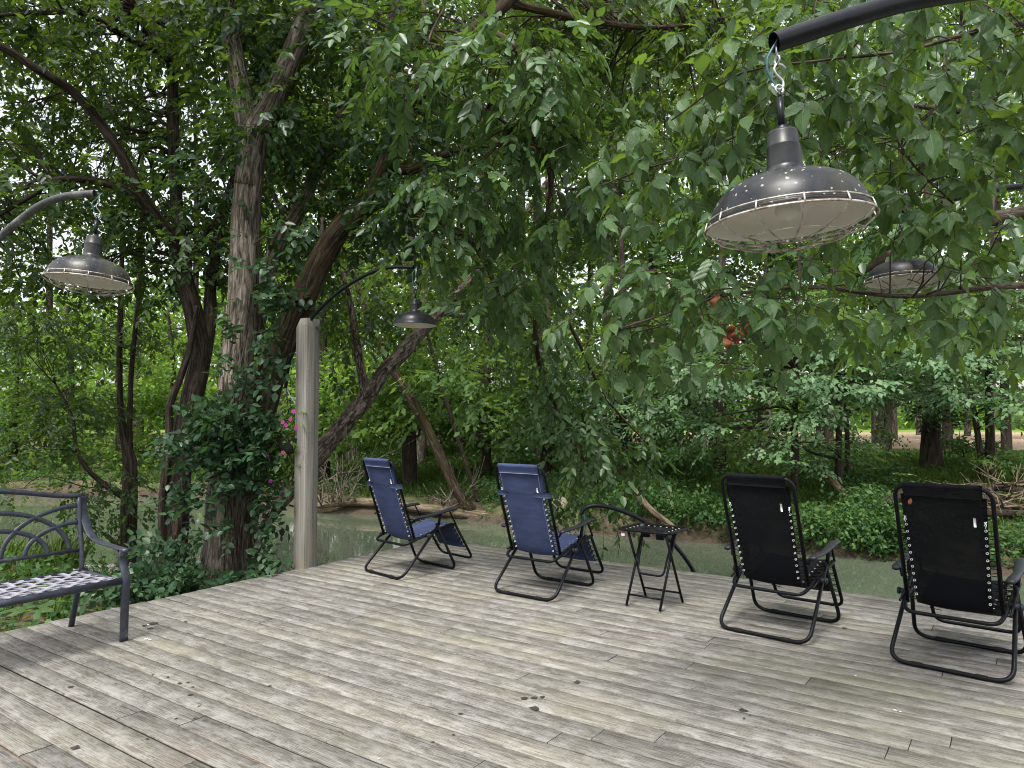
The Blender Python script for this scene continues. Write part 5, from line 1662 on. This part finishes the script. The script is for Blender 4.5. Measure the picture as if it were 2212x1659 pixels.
# ------------------------------------------------------------------ far bank: fallen log, brush, rock, log pile
def world_tube(P, r, segs=10, rough=.12, step=.15, seed=0.0, mb=None):
    mb = mb or MB()
    Q, rr = smooth_path(P, step, r)
    tube(mb, Q, rr, segs, rough=rough, seed=seed)
    return mb
def log_thing(name, label, spec, bark='bark_log', seed=3.0, group=None, segs=12, rough=.16):
    P = np.array([W(a, b, c) for a, b, c, w in spec])
    r = [PXM(w, c) / 2 for a, b, c, w in spec]
    t = thing(name, label, 'log', P[0], 0, group)
    mb = world_tube(P - P[0], r, segs, rough, .12, seed)
    mb.build('log_body', bark, t, True)
    return t, P[0]
lg, b0 = log_thing('fallen_log', 'long pale fallen log lying along the far waterline behind the blue chairs', [(648, 1102, 20.6, 10), (700, 1090, 20.5, 15), (770, 1084, 20.4, 18), (850, 1090, 20.1, 20), (930, 1100, 19.7, 21), (1000, 1110, 19.3, 22), (1062, 1118, 19.0, 24), (1090, 1124, 18.8, 18)])
def brush(parent, b0, px, py, Y, n, L, seed, spread=1.0, mat='dead_twig', rise=.75):
    g = np.random.default_rng(seed)
    mb = MB()
    for i in range(n):
        p = W(px + g.normal() * 22, py + g.normal() * 4, Y) - b0
        d = np.array([g.normal() * .5 * spread, g.normal() * .3, rise + .4 * g.random()])
        d /= np.linalg.norm(d)
        l = L * (.5 + .8 * g.random())
        P = [p]
        for k in range(4):
            d = d + g.normal(size=3) * .22
            d /= np.linalg.norm(d)
            P.append(P[-1] + d * l / 4)
        Q, rr = smooth_path(P, .15, np.linspace(.024, .005, 5))
        tube(mb, Q, rr, 5, seed=i)
        for k in range(3):
            a = Q[int(len(Q) * (.3 + .2 * k))]
            e = d + g.normal(size=3) * .7
            tube(mb, smooth_path([a, a + e * l * .18, a + e * l * .34 + np.array([0, 0, .05])], .1)[0], .006, 4, seed=i + k)
    mb.build('bare_twigs', mat, parent, True, kind='stuff')
brush(lg, b0, 730, 1085, 20.2, 16, 1.5, 1)
brush(lg, b0, 690, 1075, 20.6, 10, 1.8, 2)
brush(lg, b0, 960, 1092, 19.2, 9, 1.1, 3, 2.2)
log_thing('broken_branch', 'pale broken branch poking out of the far bank towards the water', [(1362, 1052, 16.6, 13), (1385, 1078, 16.4, 14), (1410, 1104, 16.1, 13), (1456, 1138, 15.7, 9)], 'bark_log', 7.0)
log_thing('fallen_log', 'grey pole leaning down the bank between the two black chairs', [(1770, 1000, 17.5, 12), (1806, 1048, 16.8, 15), (1834, 1075, 16.4, 16), (1862, 1106, 16.0, 15)], 'bark_log', 9.0)
log_thing('fallen_log', 'thick dark rotting log behind the black chair with the orange leaf', [(1852, 1112, 15.8, 16), (1890, 1090, 15.9, 24), (1950, 1072, 16.1, 25), (2030, 1056, 16.4, 21), (2100, 1050, 16.8, 13)], 'bark_dark', 11.0)
for i, (sp, lab) in enumerate((
        ([(2060, 1112, 14.6, 12), (2120, 1108, 14.5, 16), (2200, 1110, 14.4, 16), (2300, 1116, 14.3, 12)], 'lowest dark log of the pile at the right picture edge'),
        ([(2080, 1066, 15.2, 11), (2140, 1082, 15.0, 15), (2220, 1100, 14.8, 15), (2310, 1120, 14.6, 11)], 'slanting log across the pile at the right picture edge'),
        ([(2070, 1058, 15.8, 10), (2150, 1054, 15.6, 14), (2240, 1064, 15.4, 14), (2330, 1076, 15.2, 10)], 'topmost log of the pile at the right picture edge'))):
    lt_, lb_ = log_thing('piled_log', lab, sp, 'bark_dark', 13.0 + 2 * i, 'logs piled on the far bank')
    brush(lt_, lb_, 2150 + 20 * i, 1100 - 25 * i, 14.7 + .4 * i, 14, 1.0, 40 + i, 3.0, 'bark_log', .05)
m, nt, out = new_mat('rock')
tc = texco(nt)
n = noise_tex(nt, tc, 6, 6, .65)
c = ramp(nt, [(.3, (.09, .075, .055)), (.7, (.26, .225, .175))]); lk(nt, n.outputs[0], c.inputs[0])
principled(nt, out, c.outputs[0], .9, 0, .2, bump(nt, n.outputs[0], .6, .04))
M['rock'] = m
def rock_mesh(rad, seed, n=16, sq=(1, 1, .7)):
    mb = MB()
    th, ph = np.linspace(0, 2 * math.pi, n, endpoint=False), np.linspace(0, math.pi, n // 2 + 1)
    g = []
    for p in ph:
        row = []
        for t in th:
            d = Vector((math.sin(p) * math.cos(t), math.sin(p) * math.sin(t), math.cos(p)))
            k = rad * (1 + .30 * mnoise.noise(d * 1.3 + Vector((seed, 0, 0))) + .12 * mnoise.noise(d * 3.5 + Vector((seed, 3, 0))))
            row.append((d.x * k * sq[0], d.y * k * sq[1], d.z * k * sq[2]))
        g.append(row)
    V = np.array(g)
    a, b = V.shape[:2]
    idx = np.arange(a * b).reshape(a, b)
    mb.add(V.reshape(-1, 3), np.stack([idx[:-1], idx[1:], np.roll(idx[1:], -1, 1), np.roll(idx[:-1], -1, 1)], -1).reshape(-1, 4))
    return mb
p = W(1208, 1096, 18.4)
rock_mesh(.27, 3.0, 20, (1, .8, .95)).build('boulder', 'rock', None, True, loc=Vector(p), label='brown boulder on the far bank beside the blue chair back', category='rock')
# gravel bar at the near waterline
gv = MB()
for i in range(1500):
    x, y = -6.2 + rng.normal() * 1.1, 12.0 + rng.normal() * .75
    h_ = HZ(x, y)
    if h_ < WATER_Z - .02 or h_ > -.55:
        continue
    r = rng.uniform(.015, .055)
    V = np.array([[1, 0, 0], [0, 1, 0], [-1, 0, 0], [0, -1, 0], [0, 0, .7], [0, 0, -.7]]) * r * rng.uniform(.7, 1.3, (6, 1))
    a = rng.random() * 6.28
    Rz = np.array([[math.cos(a), -math.sin(a), 0], [math.sin(a), math.cos(a), 0], [0, 0, 1]])
    gv.add(V @ Rz.T + [x, y, h_ + r * .4], np.array([[0, 1, 4], [1, 2, 4], [2, 3, 4], [3, 0, 4], [1, 0, 5], [2, 1, 5], [3, 2, 5], [0, 3, 5]]))
flat_mat('gravel', (0.36, 0.33, 0.31), .85, 0, .3, .45, 9)
gv.build('gravel', 'gravel', None, kind='stuff', label='pale gravel bar at the water behind the bench')

# ------------------------------------------------------------------ far trees: every trunk its own tree
def far_tree(name, label, px, Y, wpx, boxes, lean=0.0, top=-150, mat='leaf_far', style='clump', kind='dia', size=.55, bark='bark_far', group='trees across the creek', extra=None, base_py=None, droop=.25, flat=.5, spread=.55, clump=16, tw=.03, z0=None):
    t = Tree(bark, px * .013)
    b = W(px, 900, Y)
    gz = HZ(b[0], Y) - .25 if z0 is None else z0
    py0 = 829.5 - FD * math.tan(math.atan((gz - 1.5) / Y) - PITCH)
    spec = []
    for k in np.linspace(0, 1, 7):
        py = py0 + (top - py0) * k
        spec.append((px + lean * k + 9 * math.sin(px + 5 * k) * k, py, Y, wpx * (1.25 if k == 0 else 1.0 - .72 * k)))
    t.limb(spec, 10, .10, .35)
    if extra:
        for e in extra:
            t.limb(e, 8, .06, .3)
    for bx_ in boxes:
        mt = bx_[7] if len(bx_) > 7 else mat
        st = bx_[8] if len(bx_) > 8 else style
        sz = bx_[9] if len(bx_) > 9 else size
        t.leaves(mt, st, kind, [bx_[:7]], sz, droop=droop, flat=flat if st != 'flat' else .16, spread=spread, clump=clump, tw=tw)
    base = np.array([b[0], Y, gz])
    return t.build(name, label, base, group)

# trunk leaning left on the far bank, and its thin neighbour
t = Tree('bark_moss', 131.0)
t.limb([(1024, 1112, 19.3, 24), (1010, 1092, 19.3, 23), (984, 1056, 19.3, 22), (944, 970, 19.3, 21), (897, 877, 19.3, 20), (851, 802, 19.2, 18), (800, 700, 19.2, 14), (760, 580, 19.1, 9)], 12, .12, .2)
t.leaves('leaf_far', 'clump', 'dia', [(800, 640, 19.5, 140, 110, 1.2, 90), (900, 760, 20, 120, 80, 1.2, 60)], .5, tw=.02)
t.build('leaning_far_tree', 'reddish trunk leaning left out of the far bank behind the first blue chair', W(1024, 1112, 19.3), 'trees across the creek')
t = Tree('bark_far', 133.0)
t.limb([(1034, 1090, 19.6, 10), (1010, 1010, 19.6, 9), (984, 930, 19.6, 9), (944, 797, 19.6, 8), (915, 690, 19.6, 6)], 8, .10, .2)
t.leaves('leaf_far', 'twig', 'dia', [(960, 840, 19.8, 120, 80, 1, 60), (930, 720, 19.8, 110, 80, 1, 60)], .8, tw=.02)
t.build('leaning_sapling', 'thin sapling leaning left beside the reddish leaning trunk', W(1034, 1090, 19.6), 'trees across the creek')

LB, LY, LD = 'leaf_blue', 'leaf_yellow', 'leaf_dark'
# understorey in front, layered sprays
far_tree('understorey_tree', 'slim dark trunk with layered pale sprays behind the first black chair', 1719, 18.4, 18, [(1640, 800, 17.6, 200, 60, 1.5, 150, LB, 'flat', .62), (1560, 880, 17.4, 150, 50, 1.2, 90, LB, 'flat', .62), (1720, 720, 18, 190, 60, 1.5, 120, LB, 'flat', .62), (1480, 780, 18.2, 120, 70, 1.2, 80, LB, 'flat', .62), (1760, 1010, 17.2, 60, 30, .5, 30, LB, 'flat', .6)], top=500)
far_tree('understorey_tree', 'nearer of two thin trunks standing side by side above the table chair gap', 1811, 18.0, 16, [(1860, 790, 17.2, 190, 60, 1.5, 150, LB, 'flat', .62), (1990, 760, 17.4, 150, 50, 1.2, 90, LB, 'flat', .62), (1800, 870, 17.0, 140, 45, 1.2, 80, LB, 'flat', .62), (1640, 950, 16.9, 90, 30, .8, 40, LB, 'flat', .6), (1720, 660, 18, 150, 50, 1.2, 60, LB, 'flat', .62)], top=450)
far_tree('understorey_tree', 'thinner of two trunks standing side by side between the black chairs', 1831, 19.5, 12, [(1930, 700, 19, 170, 60, 1.5, 90, 'leaf_far', 'flat', .62), (1950, 830, 18.6, 120, 40, 1.2, 50, LB, 'flat', .62)], top=560)
far_tree('ivy_covered_tree', 'thick ivy-darkened trunk above the black chair with the orange leaf', 2011, 20.5, 40, [(2011, 900, 20.2, 34, 60, .4, 70, LD, 'clump', .4), (2000, 800, 20.2, 44, 70, .5, 70, LD, 'clump', .4), (2070, 740, 19.5, 140, 70, 1.5, 110, LB, 'flat', .62), (1950, 600, 21, 170, 110, 1.5, 150)], top=250)
far_tree('understorey_tree', 'straight pale-sided trunk near the log pile', 2139, 18.8, 20, [(2140, 780, 18.2, 130, 80, 1.2, 130, LB, 'flat', .62), (2190, 870, 17.6, 100, 50, 1, 70, LB, 'flat', .62), (2060, 860, 18, 90, 50, 1, 50, LB, 'flat', .62), (2130, 640, 19, 150, 80, 1.5, 100, LB, 'flat', .62), (2090, 990, 17.5, 60, 40, .6, 30, 'leaf_far', 'flat', .6)], top=420, extra=[[(2128, 1080, 18.6, 14), (2118, 980, 18.6, 13), (2100, 870, 18.7, 11), (2070, 760, 18.8, 8)]])
far_tree('understorey_tree', 'dark trunk half lost in shade left of the first black chair', 1556, 21.5, 26, [(1500, 860, 20.8, 150, 60, 1.5, 110, LB, 'flat', .62), (1560, 700, 21.5, 180, 90, 1.8, 160), (1440, 700, 21, 130, 80, 1.5, 100)], top=200)
far_tree('understorey_tree', 'dim trunk in deep shade above the folding table', 1345, 23.0, 22, [(1330, 800, 22.5, 150, 90, 1.5, 150), (1400, 880, 22, 120, 50, 1.5, 80, LD), (1280, 880, 21.5, 110, 60, 1.2, 80, LD)], top=250)
far_tree('understorey_tree', 'dim trunk in deep shade above the second blue chair', 1180, 23.0, 24, [(1150, 820, 22.5, 150, 90, 1.5, 150), (1080, 880, 21.8, 140, 60, 1.5, 110), (1190, 930, 21, 110, 40, 1.2, 60, LD)], top=200)
far_tree('understorey_tree', 'trunk in shade straight above the first blue chair', 885, 22.5, 30, [(880, 840, 22, 150, 90, 1.5, 160), (760, 850, 22, 120, 80, 1.5, 120, LY), (820, 930, 21.5, 110, 40, 1.2, 80, LY), (960, 900, 21.6, 110, 60, 1.5, 80)], top=150)
far_tree('understorey_tree', 'thin trunk in shade between the two blue chairs', 1050, 24, 20, [(1010, 760, 23.5, 150, 100, 1.5, 150), (1000, 900, 22.8, 110, 60, 1.2, 80, LD)], top=200)
far_tree('understorey_tree', 'bright leafy tree across the water just right of the post', 700, 24, 24, [(700, 820, 23.5, 120, 90, 1.5, 150, LY), (660, 940, 22.8, 100, 50, 1.2, 90, LY), (720, 640, 24, 140, 110, 1.8, 150)], top=100)
# tall trees behind, two ranks
g_ = random.Random(8)
ranks = []
for i, px in enumerate((610, 760, 905, 1040, 1170, 1300, 1425, 1540, 1660, 1790, 1915, 2045, 2175, 2300)):
    ranks.append((px, 27 + g_.uniform(-1.5, 2.5), 'front'))
for i, px in enumerate((540, 690, 840, 985, 1120, 1260, 1390, 1510, 1640, 1770, 1890, 2010, 2140, 2270)):
    ranks.append((px, 37 + g_.uniform(-2, 4), 'back'))
WHERE = {'front': 'tall leafy tree in the front rank across the creek, above', 'back': 'tall tree in the back rank beyond the creek, above'}
MARK = [(640, 'the ivy tree'), (720, 'the timber post'), (860, 'the post lamp'), (960, 'the first blue chair'), (1060, 'the gap between blue chairs'), (1180, 'the second blue chair'), (1290, 'the drooping pipe'), (1410, 'the folding table'), (1525, 'the broken branch'), (1650, 'the first black chair'), (1780, 'the big lamp'), (1900, 'the leaning grey pole'), (2020, 'the leaf-hidden lamp'), (2150, 'the last black chair'), (9999, 'the log pile')]
seen_l = set()
for px, Y, rk in ranks:
    mk = next(t for lim, t in MARK if px < lim)
    w = (g_.uniform(20, 32) if rk == 'front' else g_.uniform(14, 22)) * (.62 if px > 1450 else 1)
    j = lambda a: g_.uniform(-a, a)
    mt = g_.choice(['leaf_far', 'leaf_far', 'leaf_canopy', 'leaf_yellow'])
    openband = px > 1850
    boxes = [(px + j(30), 560 + j(40), Y, 110, 130, 2.0, 150, mt), (px + j(40), 290 + j(40), Y, 120, 140, 2.2, 170, mt), (px + j(40), 30 + j(30), Y, 125, 130, 2.2, 160, g_.choice([mt, 'leaf_yellow'])), (px + j(40), -220, Y, 110, 110, 2.0, 90, mt)]
    if not openband:
        boxes.append((px + j(30), 790 + j(30), Y + 1, 105, 110, 2.0, 110, 'leaf_far' if rk == 'back' else mt))
        boxes.append((px + j(30), 920 + j(15), Y + 1.5, 100, 45, 1.5, 60, LD if rk == 'front' else 'leaf_far'))
    else:
        boxes.append((px + j(30), 740 + j(30), Y, 105, 90, 1.8, 90, mt))
    lab = WHERE[rk] + ' ' + mk
    if lab in seen_l:
        lab += ', further right'
    seen_l.add(lab)
    far_tree('tall_forest_tree', lab, px, Y, w, boxes, lean=j(60), top=-260, size=.62 if rk == 'front' else .80, spread=.62, tw=.035, group='tall trees beyond the creek', bark='bark_far' if g_.random() < .7 else 'bark_grey')
# trees across the wide water on the left
for i, (px, Y, lab) in enumerate(((-120, 29, 'bright leafy tree across the water left of the bench'), (30, 28.5, 'bright leafy tree across the water above the bench back'), (150, 30, 'bright leafy tree across the water behind the slim twin-stemmed tree'), (260, 29, 'bright leafy tree across the water between slim tree and dark trunk'), (370, 30, 'bright leafy tree across the water behind the dark trunk'), (480, 30.5, 'bright leafy tree across the water behind the ivy tree'))):
    far_tree('waterside_tree', lab, px, Y, 20, [(px, 960, Y - .5, 95, 85, 1.6, 130, LY), (px + 10, 840, Y, 100, 90, 1.8, 130, g_.choice([LY, 'leaf_far'])), (px - 10, 720, Y, 90, 80, 1.8, 90, LY), (px, 1035, Y - 1.6, 90, 30, .9, 70, 'leaf_far')], top=660, size=.58, group='bright trees across the wide water')
for i, (px, Y) in enumerate(((-60, 42), (110, 43), (300, 42), (420, 43), (560, 44))):
    far_tree('tall_forest_tree', 'tall pale tree far beyond the water, ' + ('first', 'second', 'third', 'fourth', 'fifth')[i] + ' from the left', px, Y, 18, [(px, 700, Y, 110, 100, 2.2, 90, LY), (px, 520, Y, 100, 90, 2.0, 90, 'leaf_far'), (px, 330, Y, 105, 100, 2.2, 80, 'leaf_canopy'), (px, 120, Y, 105, 100, 2.2, 60, 'leaf_canopy')], top=60, size=.85, group='tall trees beyond the creek')
for i, (px, Y, hx, n, mt, lab) in enumerate(((1470, 20.5, 90, 70, 'leaf_bank', 'low shady shrub on the slope just left of the first black chair'), (1640, 21.5, 100, 80, 'leaf_far', 'low shady shrub on the slope behind the first black chair'), (1775, 22.5, 80, 60, LB, 'low pale shrub on the slope between the black chairs'), (1920, 23, 70, 46, 'leaf_bank', 'low shrub on the slope in front of the clearing'), (2080, 21, 70, 50, 'leaf_bank', 'low shrub on the slope beside the ivy-darkened trunk'), (1340, 20.5, 100, 80, LD, 'dark shrub on the slope above the folding table'))):
    far_tree('slope_shrub', lab, px, Y, 4, [(px, 962, Y, hx, 26, .9, n, mt), (px + 10, 1000, Y - .8, hx * .9, 20, .7, int(n * .7), mt)], top=930, size=.36, group='shrubs on the far slope', spread=.3, tw=.012)
# pale trunks standing on the clearing
for i, (px, Y, w, lab) in enumerate(((1902, 33, 17, 'pale trunk standing on the leaf-strewn clearing'), (1925, 40, 22, 'stump-like trunk just right of the pale trunk on the clearing'), (2090, 46, 12, 'thin trunk at the back of the leaf-strewn clearing'), (1985, 50, 10, 'thin far trunk behind the ivy-darkened trunk'))):
    far_tree('clearing_tree', lab, px, Y, w, [(px, 620, Y, 110, 110, 2.0, 90)], top=300, size=.8, bark='bark_pale', group='trees on the clearing')

# far-off wood closing the view
fw = MB()
n = 5200
ang = rng.uniform(-.86, .86, n)
dst = rng.uniform(66, 96, n)
zz = rng.random(n) ** 1.15 * np.where(ang < -.35, 15.0, 40.0) + .4
keep = ~((zz < 5.0) & (ang > .42) & (rng.random(n) < .35))
lowz = rng.random(n) < .22
zz = np.where(lowz, rng.random(n) * 3.5 + .3, zz)
P = np.column_stack([np.tan(ang) * dst * .95, dst, zz])[keep | lowz]
scatter(fw, 'clump', 'dia', P, rng.normal(size=(len(P), 3)), 2.6 * rng.uniform(.7, 1.2, len(P)))
fw.build('far_woodland', 'leaf_yellow', None, kind='stuff', label='far-off sunlit wood closing the view')

# ------------------------------------------------------------------ ground cover
def on_ground(n, x0, x1, y0, y1, lo, hi, side='far'):
    P = np.column_stack([rng.uniform(x0, x1, n), rng.uniform(y0, y1, n)])
    ins = inside(P)
    df, dn = seg_dist(P, FAR), seg_dist(P, NEAR)
    d = df if side == 'far' else dn
    ok = ~ins & (d > lo) & (d < hi) & ((df < dn) if side == 'far' else (dn < df))
    P = P[ok]
    return np.column_stack([P, height(P)]), d[ok]
gc = MB()
P, d = on_ground(40000, -24, 12, 11, 31, .02, 5.5)
k = rng.random(len(P)) < np.clip(1.25 - d / 5.0, .12, 1) * np.where(P[:, 0] < -6, .7, .25 + .75 * sst((P[:, 0] + 2.5) / 3.0))
P, d = P[k], d[k]
dirs = np.column_stack([rng.normal(size=(len(P), 2)), rng.normal(size=len(P)) * .25 + .1])
scatter(gc, 'ivy', 'dia', P + np.column_stack([np.zeros((len(P), 2)), .04 + .20 * rng.random(len(P)) * np.clip(wob(P[:, :2], 2.2) + .6, .1, 1.4)]), dirs, .20 * rng.uniform(.7, 1.3, len(P)), tint=np.clip(.5 + .4 * wob(P[:, :2], 1.1) + .2 * rng.normal(size=len(P)), 0, 1))
gc.build('bank_creeper', 'leaf_bank', None, kind='stuff', label='low leafy creeper covering the far creek bank')
gr = MB()
P, d = on_ground(42000, -14, 18, 12, 33, .5, 15)
k = rng.random(len(P)) < np.clip(d / 3.0, .15, 1)
P = P[k]
scatter(gr, 'tuft', 'dia', P, np.tile([1.0, 0, 0], (len(P), 1)) + rng.normal(size=(len(P), 3)) * .12, .26 * rng.uniform(.5, 1.3, len(P)), roll=np.zeros(len(P)), tint=np.clip(.5 + .5 * wob(P[:, :2], .7) + .15 * rng.normal(size=len(P)), 0, 1))
gr.build('bank_grass', 'grass', None, kind='stuff', label='shaded grass and weeds on the slope beyond the creek')
ft2 = MB()
P, d = on_ground(16000, -12, 18, 12, 30, .6, 11)
k = rng.random(len(P)) < np.clip(wob(P[:, :2], .9) * 1.6 + .25, .02, 1)
P = P[k]
scatter(ft2, 'clump', 'dia', P + np.column_stack([np.zeros((len(P), 2)), .10 + .25 * rng.random(len(P))]), rng.normal(size=(len(P), 3)) * [1, 1, .2], .30 * rng.uniform(.6, 1.3, len(P)))
ft2.build('bank_weeds', 'leaf_bank', None, kind='stuff', label='leafy weeds on the slope beyond the creek')
# bushy overhang right at the far water's edge
sh = MB()
for (px, py, Y, hx, hy, hd, n) in ((1500, 1100, 16.2, 70, 40, .5, 90), (1600, 1110, 15.6, 60, 36, .5, 80), (1800, 1135, 14.6, 90, 50, .6, 170), (1890, 1155, 14.1, 60, 45, .5, 110), (1960, 1150, 13.9, 40, 40, .4, 70), (1420, 1080, 16.8, 60, 40, .5, 70), (1330, 1080, 17.4, 60, 40, .4, 50), (2180, 1180, 12.9, 60, 30, .4, 40), (1870, 1080, 15.2, 60, 30, .5, 60)):
    c = W(px, py, Y)
    P = ellipsoid(c, np.array([PXM(hx, Y), hd, PXM(hy, Y)]), n)
    scatter(sh, 'clump', 'dia', P, rng.normal(size=(n, 3)) * [1, 1, .3], .30 * rng.uniform(.7, 1.2, n))
sh.build('waterside_bushes', 'leaf_bank', None, kind='stuff', label='small-leaved bushes overhanging the far waterline')
# near bank on the left, beside the deck
nb = MB(); ng = MB()
P, d = on_ground(9000, -13, -1.2, 3.0, 13.5, .0, 12, 'near')
q = (P[:, :2] - DC)
k = (q @ du < -.03)
P = P[k]; d = d[k]
k1 = rng.random(len(P)) < np.where(np.hypot(P[:, 0] + 6.2, P[:, 1] - 12.0) < 1.6, .06, .55)
P1 = P[k1]
scatter(nb, 'ivy', 'hex', P1 + [0, 0, .06] + np.column_stack([np.zeros((len(P1), 2)), .12 * rng.random(len(P1))]), rng.normal(size=(len(P1), 3)) * [1, 1, .35], .25 * rng.uniform(.7, 1.3, len(P1)))
k2 = rng.random(len(P)) < np.where(np.hypot(P[:, 0] + 6.2, P[:, 1] - 12.0) < 1.5, .02, .22)
P2 = P[k2]
scatter(ng, 'tuft', 'dia', P2, np.tile([1.0, 0, 0], (len(P2), 1)) + rng.normal(size=(len(P2), 3)) * .1, .24 * rng.uniform(.5, 1.3, len(P2)), roll=np.zeros(len(P2)))
for _ in range(160):
    x = rng.uniform(-10.5, -6.9); y = 11.6 + .12 * (x + 6.9) * -1 + rng.normal() * .35
    scatter(ng, 'tuft', 'dia', [[x, y, HZ(x, y)]], [[1, 0, 0]], [.55 * rng.uniform(.6, 1.2)], roll=np.zeros(1))
nb.build('bank_weeds', 'leaf_bank', None, kind='stuff', label='leafy weeds beside the deck under the bench')
ng.build('bank_grass', 'grass', None, kind='stuff', label='tall grass and reeds at the near waterline behind the bench')
# broad-leaved plant poking up at the deck edge under the bench
bp_ = MB()
for (px, py) in ((20, 1320), (50, 1335), (8, 1345), (75, 1318), (40, 1352), (-30, 1330), (105, 1325)):
    p = G(px, py, -.02) + np.array([-.10, .12, .02])
    for _ in range(3):
        v, f = blade('fine2')
        a = rng.random() * 6.28
        Rm = rot_batch(np.array([[math.cos(a), math.sin(a), .15]]), rng.normal(0, .3, 1))[0]
        bp_.add((v * np.array([1, 1.35, 1]) * rng.uniform(.11, .17)) @ Rm.T + p + rng.normal(size=3) * .05, f, rnd=np.full(len(v), rng.uniform(.4, .95)), lf=v)
bt = thing('broad_leaf_plant', 'broad-leaved green plant at the deck edge below the bench', 'plant', (-4.2, 4.9, -.4))
bp_.V = [v - np.array([-4.2, 4.9, -.4]) for v in bp_.V]
bp_.build('leaves', 'leaf_front', bt, True, kind='stuff')

# ------------------------------------------------------------------ hanging flower basket behind the post
flat_mat('petal', (0.20, 0.012, 0.13), .6, 0, .3, .3, 30)
flat_mat('basket_dark', (0.02, 0.02, 0.018), .7)
hb0 = W(622, 960, 7.42)
hbk = thing('hanging_basket', 'hanging basket of magenta flowers and lime foliage behind the timber post', 'plant', hb0)
mb = MB(); lathe(mb, [(.0, -.10), (.08, -.09), (.13, -.02), (.145, .06), (.15, .065), (.13, .05), (.0, .04)], 20)
mb.build('basket', 'basket_dark', hbk, True)
mb = MB()
for a in (0, 2.1, 4.2):
    tube(mb, [(.14 * math.cos(a), .14 * math.sin(a), .06), (0, 0, .34)], .003, 4, attrs=False)
tube(mb, [np.zeros(3) + [0, 0, .34], W(618, 838, 7.6) - hb0], .003, 4, attrs=False)
mb.build('hanger', 'cord_black', hbk)
mb = MB()
for (px, py, hx, hy, n) in ((610, 935, 45, 30, 60), (595, 985, 42, 45, 60), (620, 1010, 30, 40, 36), (585, 1030, 26, 26, 22), (640, 900, 20, 20, 12)):
    c = W(px, py, 7.42) - hb0
    P = ellipsoid(c, np.array([PXM(hx, 7.42), .14, PXM(hy, 7.42)]), n)
    scatter(mb, 'twig', 'hex', P, rng.normal(size=(n, 3)) * [1, 1, .5] + [0, -.3, -.5], .17 * rng.uniform(.7, 1.2, n))
mb.build('foliage', 'leaf_yellow', hbk, kind='stuff')
pm = MB()
for k in range(5):
    a = 2 * math.pi * k / 5
    th = np.linspace(0, 2 * math.pi, 9, endpoint=False)
    V = np.column_stack([.021 + .019 * np.cos(th), .017 * np.sin(th), .004 * np.cos(th * 2) + .006])
    V = np.vstack([V, [[.021, 0, .002]]])
    Rz = np.array([[math.cos(a), -math.sin(a), 0], [math.sin(a), math.cos(a), 0], [0, 0, 1]])
    pm.add(V @ Rz.T, np.array([[i, (i + 1) % 9, 9] for i in range(9)]))
pme = pm.mesh('flower', 'petal', True)
for i, (px, py) in enumerate(((634, 889), (628, 905), (611, 912), (617, 918), (611, 978), (585, 1039), (578, 985), (640, 925))):
    p = W(px, py, 7.2) - hb0
    o = link('flower', pme, hbk, Vector(p))
    o.rotation_euler = (R(75 + 12 * math.sin(i * 3)), 0, R(20 * math.sin(i * 5)))
    o.scale = (.58, .58, .58)
